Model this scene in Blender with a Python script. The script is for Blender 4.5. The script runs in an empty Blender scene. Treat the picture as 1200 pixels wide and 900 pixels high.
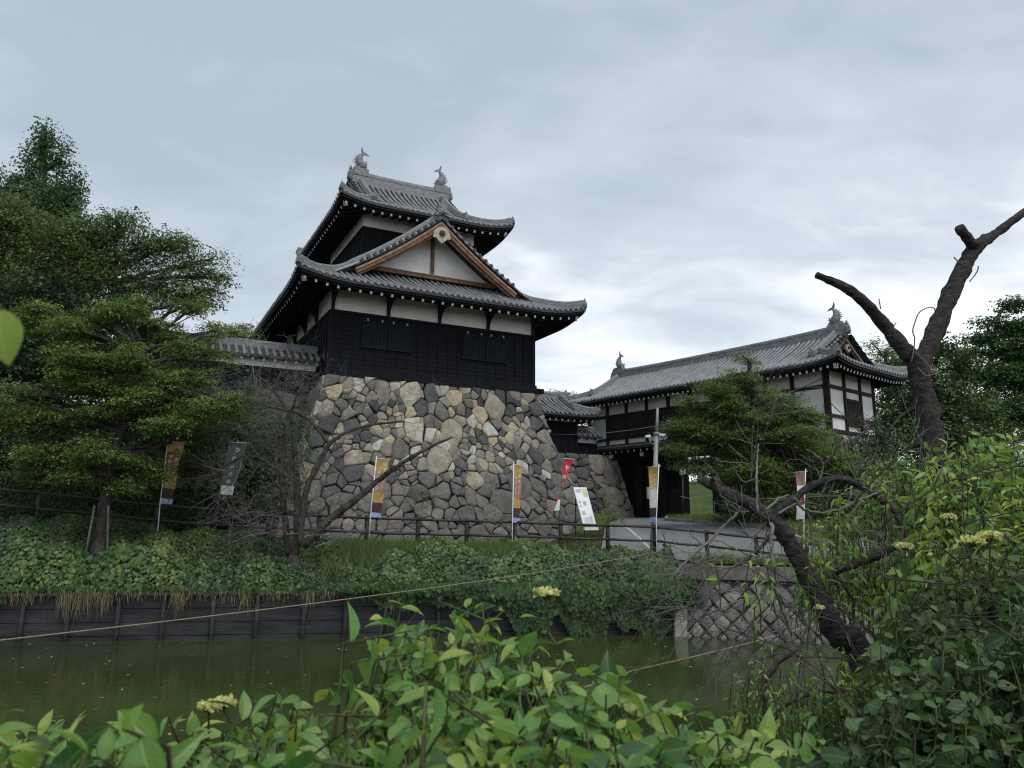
import bpy, math, random
import numpy as np
from math import sin, cos, pi, radians, sqrt, hypot
from mathutils import Vector, Matrix
random.seed(7); rng = np.random.default_rng(7)

# ------------------------------------------------------------------ camera
EYE = 2.6                      # metres above the moat water (z = 0)
FPX, PITCH, ROLL = 890.0, radians(10.6), radians(-0.3)
sc = bpy.context.scene
col = sc.collection
_R = Vector((1, 0, 0)); _U = Vector((0, -sin(PITCH), cos(PITCH))); _F = Vector((0, cos(PITCH), sin(PITCH)))
_r = _R*cos(ROLL) - _U*sin(ROLL); _u = _R*sin(ROLL) + _U*cos(ROLL)
cam_d = bpy.data.cameras.new('camera'); cam = bpy.data.objects.new('camera', cam_d); col.objects.link(cam)
M4 = Matrix.Identity(4)
for i in range(3):
    M4[i][0] = _r[i]; M4[i][1] = _u[i]; M4[i][2] = -_F[i]
M4[2][3] = EYE
cam.matrix_world = M4
cam_d.sensor_width = 36; cam_d.lens = 36*FPX/1200; cam_d.clip_start = 0.05; cam_d.clip_end = 3000
cam_d.dof.use_dof = True; cam_d.dof.focus_distance = 26; cam_d.dof.aperture_fstop = 6.5
sc.camera = cam

# ------------------------------------------------------------------ world (overcast sky) and sun
SUN_EL, SUN_AZ = radians(58), radians(150)     # azimuth from +Y towards +X
w = bpy.data.worlds.new('World'); sc.world = w; w.use_nodes = True
nt = w.node_tree; nt.nodes.clear(); L = nt.links.new
def N(t, **kw):
    n = nt.nodes.new(t)
    for k, v in kw.items(): setattr(n, k, v)
    return n
out = N('ShaderNodeOutputWorld'); bg = N('ShaderNodeBackground'); bg.inputs[1].default_value = 0.1
sky = N('ShaderNodeTexSky', sky_type='NISHITA', sun_disc=False)
sky.sun_elevation = SUN_EL; sky.sun_rotation = SUN_AZ
tc = N('ShaderNodeTexCoord')
sep = N('ShaderNodeSeparateXYZ'); L(tc.outputs['Generated'], sep.inputs[0])
def wm(op, a, b=None, clamp=False):
    n = N('ShaderNodeMath', operation=op, use_clamp=clamp)
    for i, q in enumerate((a, b)):
        if q is None: continue
        if isinstance(q, (int, float)): n.inputs[i].default_value = q
        else: L(q, n.inputs[i])
    return n.outputs[0]
zc = wm('MAXIMUM', sep.outputs[2], 0.0)
den = wm('ADD', zc, 0.35)
cx = wm('DIVIDE', sep.outputs[0], den); cy = wm('DIVIDE', sep.outputs[1], den)
cmb = N('ShaderNodeCombineXYZ'); L(cx, cmb.inputs[0]); L(cy, cmb.inputs[1])
mp = N('ShaderNodeMapping'); L(cmb.outputs[0], mp.inputs[0]); mp.inputs['Rotation'].default_value = (0, 0, radians(28)); mp.inputs['Scale'].default_value = (1.0, 1.7, 1)
n1 = N('ShaderNodeTexNoise'); L(mp.outputs[0], n1.inputs['Vector']); n1.inputs['Scale'].default_value = 1.6; n1.inputs['Detail'].default_value = 7; n1.inputs['Roughness'].default_value = 0.5; n1.inputs['Distortion'].default_value = 0.5
n2 = N('ShaderNodeTexNoise'); L(mp.outputs[0], n2.inputs['Vector']); n2.inputs['Scale'].default_value = 5.0; n2.inputs['Detail'].default_value = 5; n2.inputs['Distortion'].default_value = 0.8
nn = wm('ADD', wm('MULTIPLY', n1.outputs[0], 0.68), wm('MULTIPLY', n2.outputs[0], 0.32))
# base brightness rises towards the horizon and towards the right
hor = wm('SUBTRACT', 1.0, wm('MULTIPLY', zc, 1.45), True)
rt = wm('MULTIPLY', sep.outputs[0], 0.22)
lev = wm('ADD', wm('ADD', wm('MULTIPLY', wm('POWER', hor, 1.9), 0.80), rt), wm('MULTIPLY', wm('SUBTRACT', nn, 0.5), 1.15))
cr = N('ShaderNodeValToRGB'); L(lev, cr.inputs[0])
e = cr.color_ramp.elements
e[0].position = 0.0; e[0].color = (2.65, 3.05, 3.5, 1)
e[1].position = 0.62; e[1].color = (7.0, 7.25, 7.3, 1)
m_ = e.new(0.30); m_.color = (3.75, 4.15, 4.55, 1)
mx = N('ShaderNodeMix', data_type='RGBA'); mx.inputs['Factor'].default_value = 0.9
L(sky.outputs[0], mx.inputs['A']); L(cr.outputs[0], mx.inputs['B'])
L(mx.outputs['Result'], bg.inputs[0]); L(bg.outputs[0], out.inputs[0])
sun_d = bpy.data.lights.new('sun', 'SUN'); sun_d.energy = 1.1; sun_d.angle = radians(35); sun_d.color = (1, .96, .9)
sun = bpy.data.objects.new('sun', sun_d); col.objects.link(sun)
sdir = Vector((sin(SUN_AZ)*cos(SUN_EL), cos(SUN_AZ)*cos(SUN_EL), sin(SUN_EL)))
sun.rotation_euler = sdir.to_track_quat('Z', 'Y').to_euler(); sun.location = (0, 0, 60)
vs_ = sc.view_settings; vs_.view_transform = 'Standard'; vs_.look = 'None'; vs_.exposure = 0.9; vs_.gamma = 1.0
sc.cycles.pixel_filter_type = 'BLACKMAN_HARRIS'; sc.cycles.filter_width = 1.15; sc.cycles.use_denoising = True
sc.cycles.max_bounces = 6; sc.cycles.transparent_max_bounces = 6

# ------------------------------------------------------------------ placing helpers (measurements -> metres)
def at(px, py, Y):
    """world point seen along the survey ray (px,py) at depth Y metres"""
    px, py, Y = float(px), float(py), float(Y); u, v = (px-600)/FPX, (450-py)/FPX
    X = u*cos(ROLL) + v*sin(ROLL); V = -u*sin(ROLL) + v*cos(ROLL)
    d = X*_R + V*_U + _F
    d = d*(Y/d.y)
    return Vector((d.x, d.y, d.z + EYE))
def proj(p):
    v = Vector(p)-Vector((0,0,EYE)); Z = v.dot(_F); X, Y = v.dot(_R)/Z, v.dot(_U)/Z
    return 600+FPX*(X*cos(ROLL)-Y*sin(ROLL)), 450-FPX*(X*sin(ROLL)+Y*cos(ROLL))
def interp(x, xs, ys): return float(np.interp(x, xs, ys))

# ------------------------------------------------------------------ mesh helpers
class MB:
    def __init__(s): s.v = []; s.f = []; s.m = []; s.s = []
    def add(s, vs, fs, mi=0, sm=False):
        b = len(s.v); s.v += [tuple(p) for p in vs]
        for f in fs: s.f.append(tuple(b+i for i in f)); s.m.append(mi); s.s.append(sm)
    def box(s, x0, x1, y0, y1, z0, z1, mi=0):
        s.add([(x0,y0,z0),(x1,y0,z0),(x1,y1,z0),(x0,y1,z0),(x0,y0,z1),(x1,y0,z1),(x1,y1,z1),(x0,y1,z1)],
              [(0,3,2,1),(4,5,6,7),(0,1,5,4),(1,2,6,5),(2,3,7,6),(3,0,4,7)], mi)
    def beam(s, p, q, wd, ht, mi=0, up=(0,0,1), mi_end=None):
        p = Vector(p); q = Vector(q); d = (q-p).normalized(); up = Vector(up)
        sd = d.cross(up).normalized(); u2 = sd.cross(d)
        vs = []
        for c in (p, q):
            for a, b in ((-1,-1),(1,-1),(1,1),(-1,1)): vs.append(c + sd*a*wd/2 + u2*b*ht/2)
        s.add(vs, [(0,1,5,4),(1,2,6,5),(2,3,7,6),(3,0,4,7)], mi)
        b = len(s.v)-8; me = mi if mi_end is None else mi_end
        s.f += [(b+3,b+2,b+1,b), (b+4,b+5,b+6,b+7)]; s.m += [me, me]; s.s += [False, False]
    def tube(s, pts, rad, n=6, mi=0, cap=True, sm=True):
        pts = [Vector(p) for p in pts]
        if not hasattr(rad, '__len__'): rad = [rad]*len(pts)
        vs = []; ref = None
        for i, p in enumerate(pts):
            t = (pts[min(i+1, len(pts)-1)] - pts[max(i-1, 0)])
            t = t.normalized() if t.length > 1e-9 else Vector((0,0,1))
            if ref is None: ref = Vector((0,0,1)) if abs(t.z) < .9 else Vector((1,0,0))
            a = t.cross(ref).normalized(); b = a.cross(t); ref = b
            for k in range(n):
                th = 2*pi*k/n; vs.append(p + (a*cos(th) + b*sin(th))*rad[i])
        fs = []
        for i in range(len(pts)-1):
            for k in range(n):
                k2 = (k+1) % n; fs.append((i*n+k, i*n+k2, (i+1)*n+k2, (i+1)*n+k))
        s.add(vs, fs, mi, sm)
        if cap:
            b = len(s.v)-len(vs)
            s.f += [tuple(b+k for k in range(n))[::-1], tuple(b+(len(pts)-1)*n+k for k in range(n))]
            s.m += [mi, mi]; s.s += [False, False]
    def sweep(s, pts, prof, mi=0, sm=False, lat=None, caps=True, scales=None):
        pts = [Vector(p) for p in pts]; n = len(prof); vs = []
        for i, p in enumerate(pts):
            t = (pts[min(i+1, len(pts)-1)] - pts[max(i-1, 0)]).normalized()
            l = Vector(lat) if lat is not None else t.cross(Vector((0,0,1))).normalized()
            u = l.cross(t).normalized()
            if u.z < 0: u = -u
            k = 1 if scales is None else scales[i]
            for a, b in prof: vs.append(p + l*a*k + u*b*k)
        fs = [(i*n+j, i*n+(j+1) % n, (i+1)*n+(j+1) % n, (i+1)*n+j) for i in range(len(pts)-1) for j in range(n)]
        if caps: fs += [tuple(range(n))[::-1], tuple((len(pts)-1)*n+j for j in range(n))]
        s.add(vs, fs, mi, sm)
    def plate(s, poly, o, ux, uy, th, mi=0):
        """flat outline poly in plane (ux,uy) at o, given real thickness th (both sides)"""
        o, ux, uy = Vector(o), Vector(ux), Vector(uy); nrm = ux.cross(uy).normalized()
        n = len(poly); vs = [o + ux*a + uy*b - nrm*th/2 for a, b in poly] + [o + ux*a + uy*b + nrm*th/2 for a, b in poly]
        s.add(vs, [tuple(range(n))[::-1], tuple(range(n, 2*n))] + [(i, (i+1) % n, n+(i+1) % n, n+i) for i in range(n)], mi)
    def build(s, name, mats, parent=None, off=(0,0,0), T=None):
        me = bpy.data.meshes.new(name)
        vs = s.v
        if T is not None: vs = [T(*p) for p in vs]
        ox, oy, oz = off
        me.from_pydata([(p[0]-ox, p[1]-oy, p[2]-oz) for p in vs], [], s.f)
        if not isinstance(mats, (list, tuple)): mats = [mats]
        for m in mats: me.materials.append(m)
        me.polygons.foreach_set('material_index', s.m); me.polygons.foreach_set('use_smooth', s.s)
        o = bpy.data.objects.new(name, me); col.objects.link(o)
        if parent is not None: o.parent = parent
        return o
def fastmesh(name, V, F, mats, parent=None, attrs=None, smooth=True):
    V = np.asarray(V, np.float32); F = np.asarray(F, np.int32); k = F.shape[1]
    me = bpy.data.meshes.new(name)
    me.vertices.add(len(V)); me.vertices.foreach_set('co', V.ravel())
    me.loops.add(F.size); me.loops.foreach_set('vertex_index', F.ravel())
    me.polygons.add(len(F)); me.polygons.foreach_set('loop_start', np.arange(0, F.size, k, dtype=np.int32))
    me.polygons.foreach_set('loop_total', np.full(len(F), k, np.int32))
    me.polygons.foreach_set('use_smooth', np.full(len(F), smooth, bool))
    for nm, (kind, data) in (attrs or {}).items():
        a = me.attributes.new(nm, kind, 'POINT')
        a.data.foreach_set('value' if kind == 'FLOAT' else 'vector', np.asarray(data, np.float32).ravel())
    me.update(calc_edges=True)
    if not isinstance(mats, (list, tuple)): mats = [mats]
    for m in mats: me.materials.append(m)
    o = bpy.data.objects.new(name, me); col.objects.link(o)
    if parent is not None: o.parent = parent
    return o
def tag(o, label=None, cat=None, group=None, kind=None):
    if label: o['label'] = label
    if cat: o['category'] = cat
    if group: o['group'] = group
    if kind: o['kind'] = kind
    return o
def empty(name, loc, rz=0.0):
    o = bpy.data.objects.new(name, None); col.objects.link(o); o.location = loc; o.rotation_euler = (0, 0, rz); o.empty_display_size = .3
    return o
def inst(src, parent, loc, rot=(0,0,0), name=None, scale=None):
    o = src.copy(); col.objects.link(o); o.parent = parent; o.location = loc; o.rotation_euler = rot
    if scale: o.scale = scale
    return o

# ------------------------------------------------------------------ materials
MATS = {}
def mat(name, c1, c2=None, scale=3.0, rough=.8, bump=0.0, bscale=None, spec=.3, coord='Object', stretch=None, detail=5, c3=None, bdist=.02):
    m = bpy.data.materials.new(name); m.use_nodes = True; t = m.node_tree; n = t.nodes; l = t.links
    p = n['Principled BSDF']; p.inputs['Roughness'].default_value = rough; p.inputs['Specular IOR Level'].default_value = spec
    co = n.new('ShaderNodeTexCoord').outputs[coord]
    if stretch:
        mp = n.new('ShaderNodeMapping'); mp.inputs['Scale'].default_value = stretch; l.new(co, mp.inputs[0]); co = mp.outputs[0]
    no = n.new('ShaderNodeTexNoise'); no.inputs['Scale'].default_value = scale; no.inputs['Detail'].default_value = detail; no.inputs['Roughness'].default_value = .6
    l.new(co, no.inputs['Vector'])
    r = n.new('ShaderNodeValToRGB'); r.color_ramp.elements[0].position = .35; r.color_ramp.elements[1].position = .65
    c2 = c2 or tuple(x*.7 for x in c1)
    r.color_ramp.elements[0].color = (*c2, 1); r.color_ramp.elements[1].color = (*c1, 1)
    if c3: k = r.color_ramp.elements.new(.73); k.color = (*c3, 1)
    l.new(no.outputs[0], r.inputs[0]); l.new(r.outputs[0], p.inputs['Base Color'])
    if bump:
        b = n.new('ShaderNodeBump'); b.inputs['Strength'].default_value = bump; b.inputs['Distance'].default_value = bdist
        nb = n.new('ShaderNodeTexNoise'); nb.inputs['Scale'].default_value = bscale or scale*4; nb.inputs['Detail'].default_value = 6
        l.new(co, nb.inputs['Vector']); l.new(nb.outputs[0], b.inputs['Height']); l.new(b.outputs[0], p.inputs['Normal'])
    MATS[name] = m
    return m
def leafmat(name, ramp, rough=.45, trans=.3, vein=False, spec=.35, gain=1.0):
    ramp = [(min(.8, c[0]*gain*1.04), min(.8, c[1]*gain), min(.8, c[2]*gain*.95)) if gain != 1.0 else c for c in ramp]
    m = bpy.data.materials.new(name); m.use_nodes = True; t = m.node_tree; n = t.nodes; l = t.links
    p = n['Principled BSDF']; p.inputs['Roughness'].default_value = rough; p.inputs['Specular IOR Level'].default_value = spec
    a = n.new('ShaderNodeAttribute'); a.attribute_name = 'tone'
    r = n.new('ShaderNodeValToRGB')
    els = r.color_ramp.elements
    els[0].position = 0; els[0].color = (*ramp[0], 1); els[1].position = 1; els[1].color = (*ramp[-1], 1)
    for i, c in enumerate(ramp[1:-1]): k = els.new((i+1)/(len(ramp)-1)); k.color = (*c, 1)
    l.new(a.outputs['Fac'], r.inputs[0]); c = r.outputs[0]
    if vein:
        uv = n.new('ShaderNodeAttribute'); uv.attribute_name = 'luv'
        sp = n.new('ShaderNodeSeparateXYZ'); l.new(uv.outputs['Vector'], sp.inputs[0])
        def mth(op, x, y, cl=False):
            k = n.new('ShaderNodeMath'); k.operation = op; k.use_clamp = cl
            for i, q in enumerate((x, y)):
                if isinstance(q, (int, float)): k.inputs[i].default_value = q
                elif q is not None: l.new(q, k.inputs[i])
            return k.outputs[0]
        ab = mth('ABSOLUTE', sp.outputs[1], None)
        rib = mth('SUBTRACT', 1.0, mth('MULTIPLY', ab, 14.0), True)
        fr = mth('FRACT', mth('MULTIPLY', mth('SUBTRACT', sp.outputs[0], mth('MULTIPLY', ab, .55)), 8.0), None)
        sv = mth('MULTIPLY', mth('SUBTRACT', 1.0, mth('MULTIPLY', mth('ABSOLUTE', mth('SUBTRACT', fr, .5), None), 9.0), True), .45)
        vv = mth('MAXIMUM', rib, sv, True)
        no = n.new('ShaderNodeTexNoise'); no.inputs['Scale'].default_value = 30; no.inputs['Detail'].default_value = 4
        hs = n.new('ShaderNodeHueSaturation'); l.new(c, hs.inputs['Color'])
        l.new(mth('ADD', .72, mth('MULTIPLY', no.outputs[0], .55)), hs.inputs['Value'])
        mxn = n.new('ShaderNodeMix'); mxn.data_type = 'RGBA'; l.new(mth('MULTIPLY', vv, .38), mxn.inputs['Factor'])
        l.new(hs.outputs[0], mxn.inputs['A']); mxn.inputs['B'].default_value = (.30, .38, .14, 1); c = mxn.outputs['Result']
        n4 = n.new('ShaderNodeTexNoise'); n4.inputs['Scale'].default_value = 38; n4.inputs['Detail'].default_value = 2
        ed = mth('ADD', n4.outputs[0], mth('MULTIPLY', ab, .10)); r4 = n.new('ShaderNodeValToRGB'); r4.color_ramp.elements[0].position = .70; r4.color_ramp.elements[0].color = (0,0,0,1); r4.color_ramp.elements[1].position = .74; r4.color_ramp.elements[1].color = (.8,.8,.8,1)
        l.new(ed, r4.inputs[0]); mx4 = n.new('ShaderNodeMix'); mx4.data_type = 'RGBA'; l.new(r4.outputs[0], mx4.inputs['Factor']); l.new(c, mx4.inputs['A']); mx4.inputs['B'].default_value = (.13, .085, .03, 1); c = mx4.outputs['Result']
        hole = mth('GREATER_THAN', n4.outputs[0], .765)
        bp = n.new('ShaderNodeBump'); bp.inputs['Strength'].default_value = .5; bp.inputs['Distance'].default_value = .002; bp.invert = True
        l.new(vv, bp.inputs['Height']); l.new(bp.outputs[0], p.inputs['Normal'])
    l.new(c, p.inputs['Base Color'])
    if trans:
        tr = n.new('ShaderNodeBsdfTranslucent'); mxs = n.new('ShaderNodeMixShader'); mxs.inputs[0].default_value = trans
        hs2 = n.new('ShaderNodeHueSaturation'); hs2.inputs['Value'].default_value = 1.5; hs2.inputs['Saturation'].default_value = 1.1; l.new(c, hs2.inputs['Color'])
        l.new(hs2.outputs[0], tr.inputs[0]); l.new(p.outputs[0], mxs.inputs[1]); l.new(tr.outputs[0], mxs.inputs[2])
        l.new(mxs.outputs[0], n['Material Output'].inputs[0])
        if vein:
            tp_ = n.new('ShaderNodeBsdfTransparent'); mh_ = n.new('ShaderNodeMixShader'); l.new(hole, mh_.inputs[0]); l.new(mxs.outputs[0], mh_.inputs[1]); l.new(tp_.outputs[0], mh_.inputs[2]); l.new(mh_.outputs[0], n['Material Output'].inputs[0])
    MATS[name] = m
    return m
def tonemat(name, ramp, rough=.85, bump=.6, nscale=2.2, bscale=14, stain=True):
    """colour per stone from the 'tone' attribute, plus mottling and grain"""
    m = leafmat(name, ramp, rough, 0, False, .25); t = m.node_tree; n = t.nodes; l = t.links
    p = n['Principled BSDF']; src = p.inputs['Base Color'].links[0].from_socket
    co = n.new('ShaderNodeTexCoord').outputs['Object']
    no = n.new('ShaderNodeTexNoise'); no.inputs['Scale'].default_value = nscale; no.inputs['Detail'].default_value = 8; no.inputs['Roughness'].default_value = .7; l.new(co, no.inputs['Vector'])
    r = n.new('ShaderNodeValToRGB'); r.color_ramp.elements[0].position = .32; r.color_ramp.elements[0].color = (.42,.42,.43,1); r.color_ramp.elements[1].position = .7; r.color_ramp.elements[1].color = (1.2,1.17,1.1,1)
    l.new(no.outputs[0], r.inputs[0])
    mu = n.new('ShaderNodeMix'); mu.data_type = 'RGBA'; mu.blend_type = 'MULTIPLY'; mu.inputs['Factor'].default_value = .85
    l.new(src, mu.inputs['A']); l.new(r.outputs[0], mu.inputs['B']); res = mu.outputs['Result']
    if stain:   # lichen flecks
        n3 = n.new('ShaderNodeTexNoise'); n3.inputs['Scale'].default_value = 9; n3.inputs['Detail'].default_value = 3; l.new(co, n3.inputs['Vector'])
        r3 = n.new('ShaderNodeValToRGB'); r3.color_ramp.elements[0].position = .66; r3.color_ramp.elements[0].color = (0,0,0,1); r3.color_ramp.elements[1].position = .72; r3.color_ramp.elements[1].color = (.6,.6,.6,1)
        l.new(n3.outputs[0], r3.inputs[0])
        m3 = n.new('ShaderNodeMix'); m3.data_type = 'RGBA'; l.new(r3.outputs[0], m3.inputs['Factor']); l.new(res, m3.inputs['A']); m3.inputs['B'].default_value = (.34,.34,.31,1); res = m3.outputs['Result']
    l.new(res, p.inputs['Base Color'])
    b = n.new('ShaderNodeBump'); b.inputs['Strength'].default_value = bump; b.inputs['Distance'].default_value = .05
    nb = n.new('ShaderNodeTexNoise'); nb.inputs['Scale'].default_value = bscale; nb.inputs['Detail'].default_value = 8; l.new(co, nb.inputs['Vector']); l.new(nb.outputs[0], b.inputs['Height']); l.new(b.outputs[0], p.inputs['Normal'])
    return m

M_tile = mat('roof_tile_grey', (.23,.238,.25), (.125,.13,.14), 2.2, .42, .3, 30, .6, c3=(.32,.325,.33), detail=9)
M_tiledk = mat('roof_tile_shaded', (.045,.048,.055), (.018,.019,.023), 3.5, .55, .3, 30, .4, detail=8)  # same tile darkened: shade between the cover rows put into the colour
M_ridge = mat('ridge_tile_grey', (.24,.245,.255), (.11,.115,.12), 4, .6, .5, 22, .4, detail=8, stretch=(1,1,4))
M_black = mat('black_stained_board', (.008,.010,.015), (.004,.005,.008), 2.5, .75, .5, 30, .16, stretch=(1,1,6), c3=(.034,.039,.050))
M_blackv = mat('black_slat_board', (.012,.014,.020), (.005,.007,.010), 3, .75, .4, 30, .16, stretch=(6,6,1))
M_timber = mat('dark_brown_timber', (.028,.020,.018), (.012,.009,.010), 3, .7, .4, 30, .25, stretch=(3,3,1))
M_timberb = mat('weathered_brown_door', (.045,.033,.032), (.025,.018,.018), 4, .8, .2, 30, .15)
M_soffit = mat('dark_eave_timber', (.010,.010,.014), (.005,.005,.008), 4, .8, .2)
M_white = mat('lime_plaster', (.76,.76,.74), (.62,.62,.60), 1.1, .9, .15, 20, .1, detail=7)
M_whiteend = mat('white_painted_rafter_end', (.74,.74,.72), (.6,.6,.58), 8, .8)
M_barge = mat('brown_cedar_board', (.22,.125,.078), (.085,.048,.034), 3.0, .7, .3, 30, .25, stretch=(2,2,2), c3=(.30,.17,.10), detail=8)
M_bargel = mat('pale_cedar_edge', (.36,.24,.16), (.2,.12,.08), 5, .7)
M_bone = mat('weathered_pale_wood', (.50,.43,.35), (.3,.25,.2), 6, .8, .3)
M_cement = mat('concrete', (.30,.29,.27), (.17,.165,.155), 1.6, .9, .5, 25, .2, detail=9)
M_cementdk = mat('stained_concrete', (.13,.12,.11), (.05,.048,.045), 1.8, .9, .5, 25, .2, detail=9)
M_asph = mat('asphalt', (.20,.205,.21), (.155,.158,.162), 1.1, .9, .5, 120, .2, detail=10, bdist=.006)
M_fence = mat('dark_brown_rail', (.045,.038,.034), (.020,.018,.018), 4, .6, .4, 30, .4)
M_bark = mat('dark_bark', (.085,.075,.068), (.030,.027,.026), 5, .9, 1.0, 22, .15, stretch=(1,1,.5), c3=(.085,.078,.07), detail=9, bdist=.04)
M_barkdk = mat('cherry_bark', (.075,.067,.065), (.024,.022,.022), 14, .9, 1.0, 38, .15, stretch=(1,1,2.6), c3=(.19,.18,.165), detail=9, bdist=.03)
M_twig = mat('bare_grey_twig', (.19,.18,.17), (.08,.075,.075), 5, .9)
M_twigl = mat('pale_dead_twig', (.20,.19,.175), (.09,.08,.075), 5, .9)
M_stemg = mat('green_stem', (.08,.10,.035), (.05,.04,.02), 20, .6)
M_panel = mat('black_retaining_board', (.045,.047,.052), (.018,.019,.022), 1.2, .7, .8, 12, .3, stretch=(.6,.6,4), c3=(.10,.10,.098), detail=8)
M_earth = mat('soil_and_leaf_litter', (.055,.050,.028), (.022,.026,.012), .8, 1, .8, 20, .1, detail=10)
M_lawn = mat('short_lawn', (.070,.105,.028), (.035,.062,.018), 1.6, .95, .6, 60, .1, detail=8)
M_pole = mat('galvanised_pole', (.26,.27,.28), (.17,.175,.18), 3, .5, .1, 20, .5)
M_poledk = mat('dark_metal', (.03,.032,.035), (.02,.02,.022), 3, .5)
M_greenpole = mat('green_pole', (.03,.12,.07), (.02,.08,.05), 3, .5)
M_whitepl = mat('white_plastic', (.72,.73,.74), (.65,.66,.67), 3, .5)
M_rope = mat('straw_rope', (.34,.30,.20), (.17,.145,.09), 60, .9, .6, 200, .1)
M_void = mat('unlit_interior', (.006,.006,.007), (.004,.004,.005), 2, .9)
M_back = mat('dark_gap_fill', (.018,.017,.016), (.008,.008,.008), 4, 1)
STONES = [(.065,.070,.078), (.12,.122,.124), (.175,.17,.158), (.27,.252,.22), (.37,.335,.27), (.47,.40,.285), (.48,.485,.465)]
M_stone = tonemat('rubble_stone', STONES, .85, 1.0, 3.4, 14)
M_cut = tonemat('cut_facing_stone', [(.10,.10,.105), (.17,.165,.16), (.25,.24,.225)], .85, .6, 3, 20)
# foliage albedos
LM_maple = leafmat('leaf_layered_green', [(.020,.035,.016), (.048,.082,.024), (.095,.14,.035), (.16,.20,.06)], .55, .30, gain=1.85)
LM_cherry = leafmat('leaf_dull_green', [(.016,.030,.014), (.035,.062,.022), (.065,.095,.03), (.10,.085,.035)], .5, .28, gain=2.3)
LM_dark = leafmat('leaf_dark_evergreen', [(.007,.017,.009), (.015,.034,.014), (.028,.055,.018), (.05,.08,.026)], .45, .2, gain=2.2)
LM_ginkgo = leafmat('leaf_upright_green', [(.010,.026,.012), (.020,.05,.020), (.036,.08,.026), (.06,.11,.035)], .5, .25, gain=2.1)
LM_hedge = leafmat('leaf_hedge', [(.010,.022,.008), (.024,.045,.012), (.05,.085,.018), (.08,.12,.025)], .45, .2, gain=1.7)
LM_ivy = leafmat('leaf_ivy', [(.013,.032,.014), (.028,.065,.022), (.052,.100,.03), (.12,.17,.045)], .45, .22, gain=1.2)
LM_grass = leafmat('blade_green', [(.025,.06,.014), (.05,.10,.02), (.09,.15,.035), (.16,.19,.06)], .6, .25, gain=1.1)
LM_straw = leafmat('blade_straw', [(.09,.075,.04), (.20,.17,.10), (.36,.31,.19), (.20,.19,.09)], .8, .2)
LM_near = leafmat('leaf_shrub_broad', [(.010,.032,.013), (.030,.080,.024), (.070,.155,.036), (.13,.21,.045), (.24,.28,.06)], .42, .36, True, .5, gain=1.55)
LM_cherryn = leafmat('leaf_cherry_near', [(.016,.045,.018), (.036,.088,.026), (.070,.140,.034), (.13,.20,.045), (.22,.26,.07)], .42, .34, True, .4, gain=1.75)
LM_darkn = leafmat('leaf_vine_dark', [(.012,.035,.014), (.024,.06,.022), (.045,.095,.03), (.09,.15,.045)], .5, .24, True, .35, gain=1.4)
LM_flower = leafmat('flower_cream', [(.38,.42,.12), (.60,.60,.25), (.70,.66,.32)], .7, .2)

# ------------------------------------------------------------------ terrain
WX = [-60, -11.4, -4.0, 4.3, 9.5, 14, 25, 60]; WY = [12.5, 17.7, 18.7, 19.6, 17.6, 14.4, 10.0, 9.0]     # far water edge
NX = [-60, 0, 3, 6, 10, 25, 60]; NY = [2.6, 2.9, 3.4, 5.2, 6.6, 7.0, 7.0]                      # near water edge
FX = [-30, -13.2, 4.4, 6.2, 7.4, 10.2, 15, 25]; FY = [17.5, 20.0, 23.5, 23.2, 22.2, 20.2, 17.0, 13]  # fence line
ZFX = [-30, -13.2, -9.3, -4.2, .5, 4.4, 10, 30]; ZF = [.6, .10, -.34, -.66, -.80, -.92, -1.0, -1.0]
def yw(x): return interp(x, WX, WY)
def yf(x): return interp(x, FX, FY)
def zf(x): return interp(x, ZFX, ZF)
def H(x, y, back=0.0):
    a = yw(x); b = interp(x, NX, NY)
    if y <= b:
        return 0.95 if y < b-.5 else 0.95 - (y-b+.5)*1.6
    if y < a-.15+back: return max(-.9, .15-(y-b)*1.2) if y-b < (a-b)/2 else -.9
    f = yf(x); wt = interp(x, [3.6, 4.6], [-1.62, -.90]); z0 = zf(x)
    if y < f:
        t = max(0, (y-a-.1)/(f-a-.1)); t = min(1, t)
        z = wt + (z0-wt)*(t**.75)
    else:
        t = min(1, (y-f)/5.0); t = t*t*(3-2*t)
        zt_ = interp(x, [1.5, 3.6], [min(-.62, z0+.5), 0.0]); zt_ = max(zt_, z0); z = z0 + (zt_-z0)*t + interp(x, [1.5, 3.6], [.01, 1])*.036*max(0, min(y, 41)-f-5)
        if y > 50: z += min(1, (y-50)/16)*3.2
    return z + EYE
def grid_axis(segs):
    o = []
    for a, b, s in segs: o += list(np.arange(a, b, s))
    return o + [segs[-1][1]]
gx = grid_axis([(-900,-100,100), (-100,-30,10), (-30,25,.5), (25,100,7.5), (100,900,100)])
gy = grid_axis([(-60,-4,8), (-4,8,.5), (8,13,1), (13,46,.3), (46,80,4), (80,200,20), (200,1000,100)])
Vg = [(x, y, H(x, y, .5)) for y in gy for x in gx]; nx = len(gx)
Fg = [(j*nx+i, j*nx+i+1, (j+1)*nx+i+1, (j+1)*nx+i) for j in range(len(gy)-1) for i in range(nx-1)]
g_ = fastmesh('ground', Vg, Fg, M_earth); tag(g_, kind='structure')

# bank soil up to the retaining walls
mb = MB(); xs_ = np.linspace(-60, 40, 201); fr_ = (-.02, .25, .55, .85, 1.3)
mb.add([(x, yw(x)+q, H(x, yw(x)+q)+.012) for x in xs_ for q in fr_], [(i*5+j, i*5+j+1, i*5+j+6, i*5+j+5) for i in range(200) for j in range(4)], 0, True)
tag(mb.build('bank_soil', M_earth), kind='structure')
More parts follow.
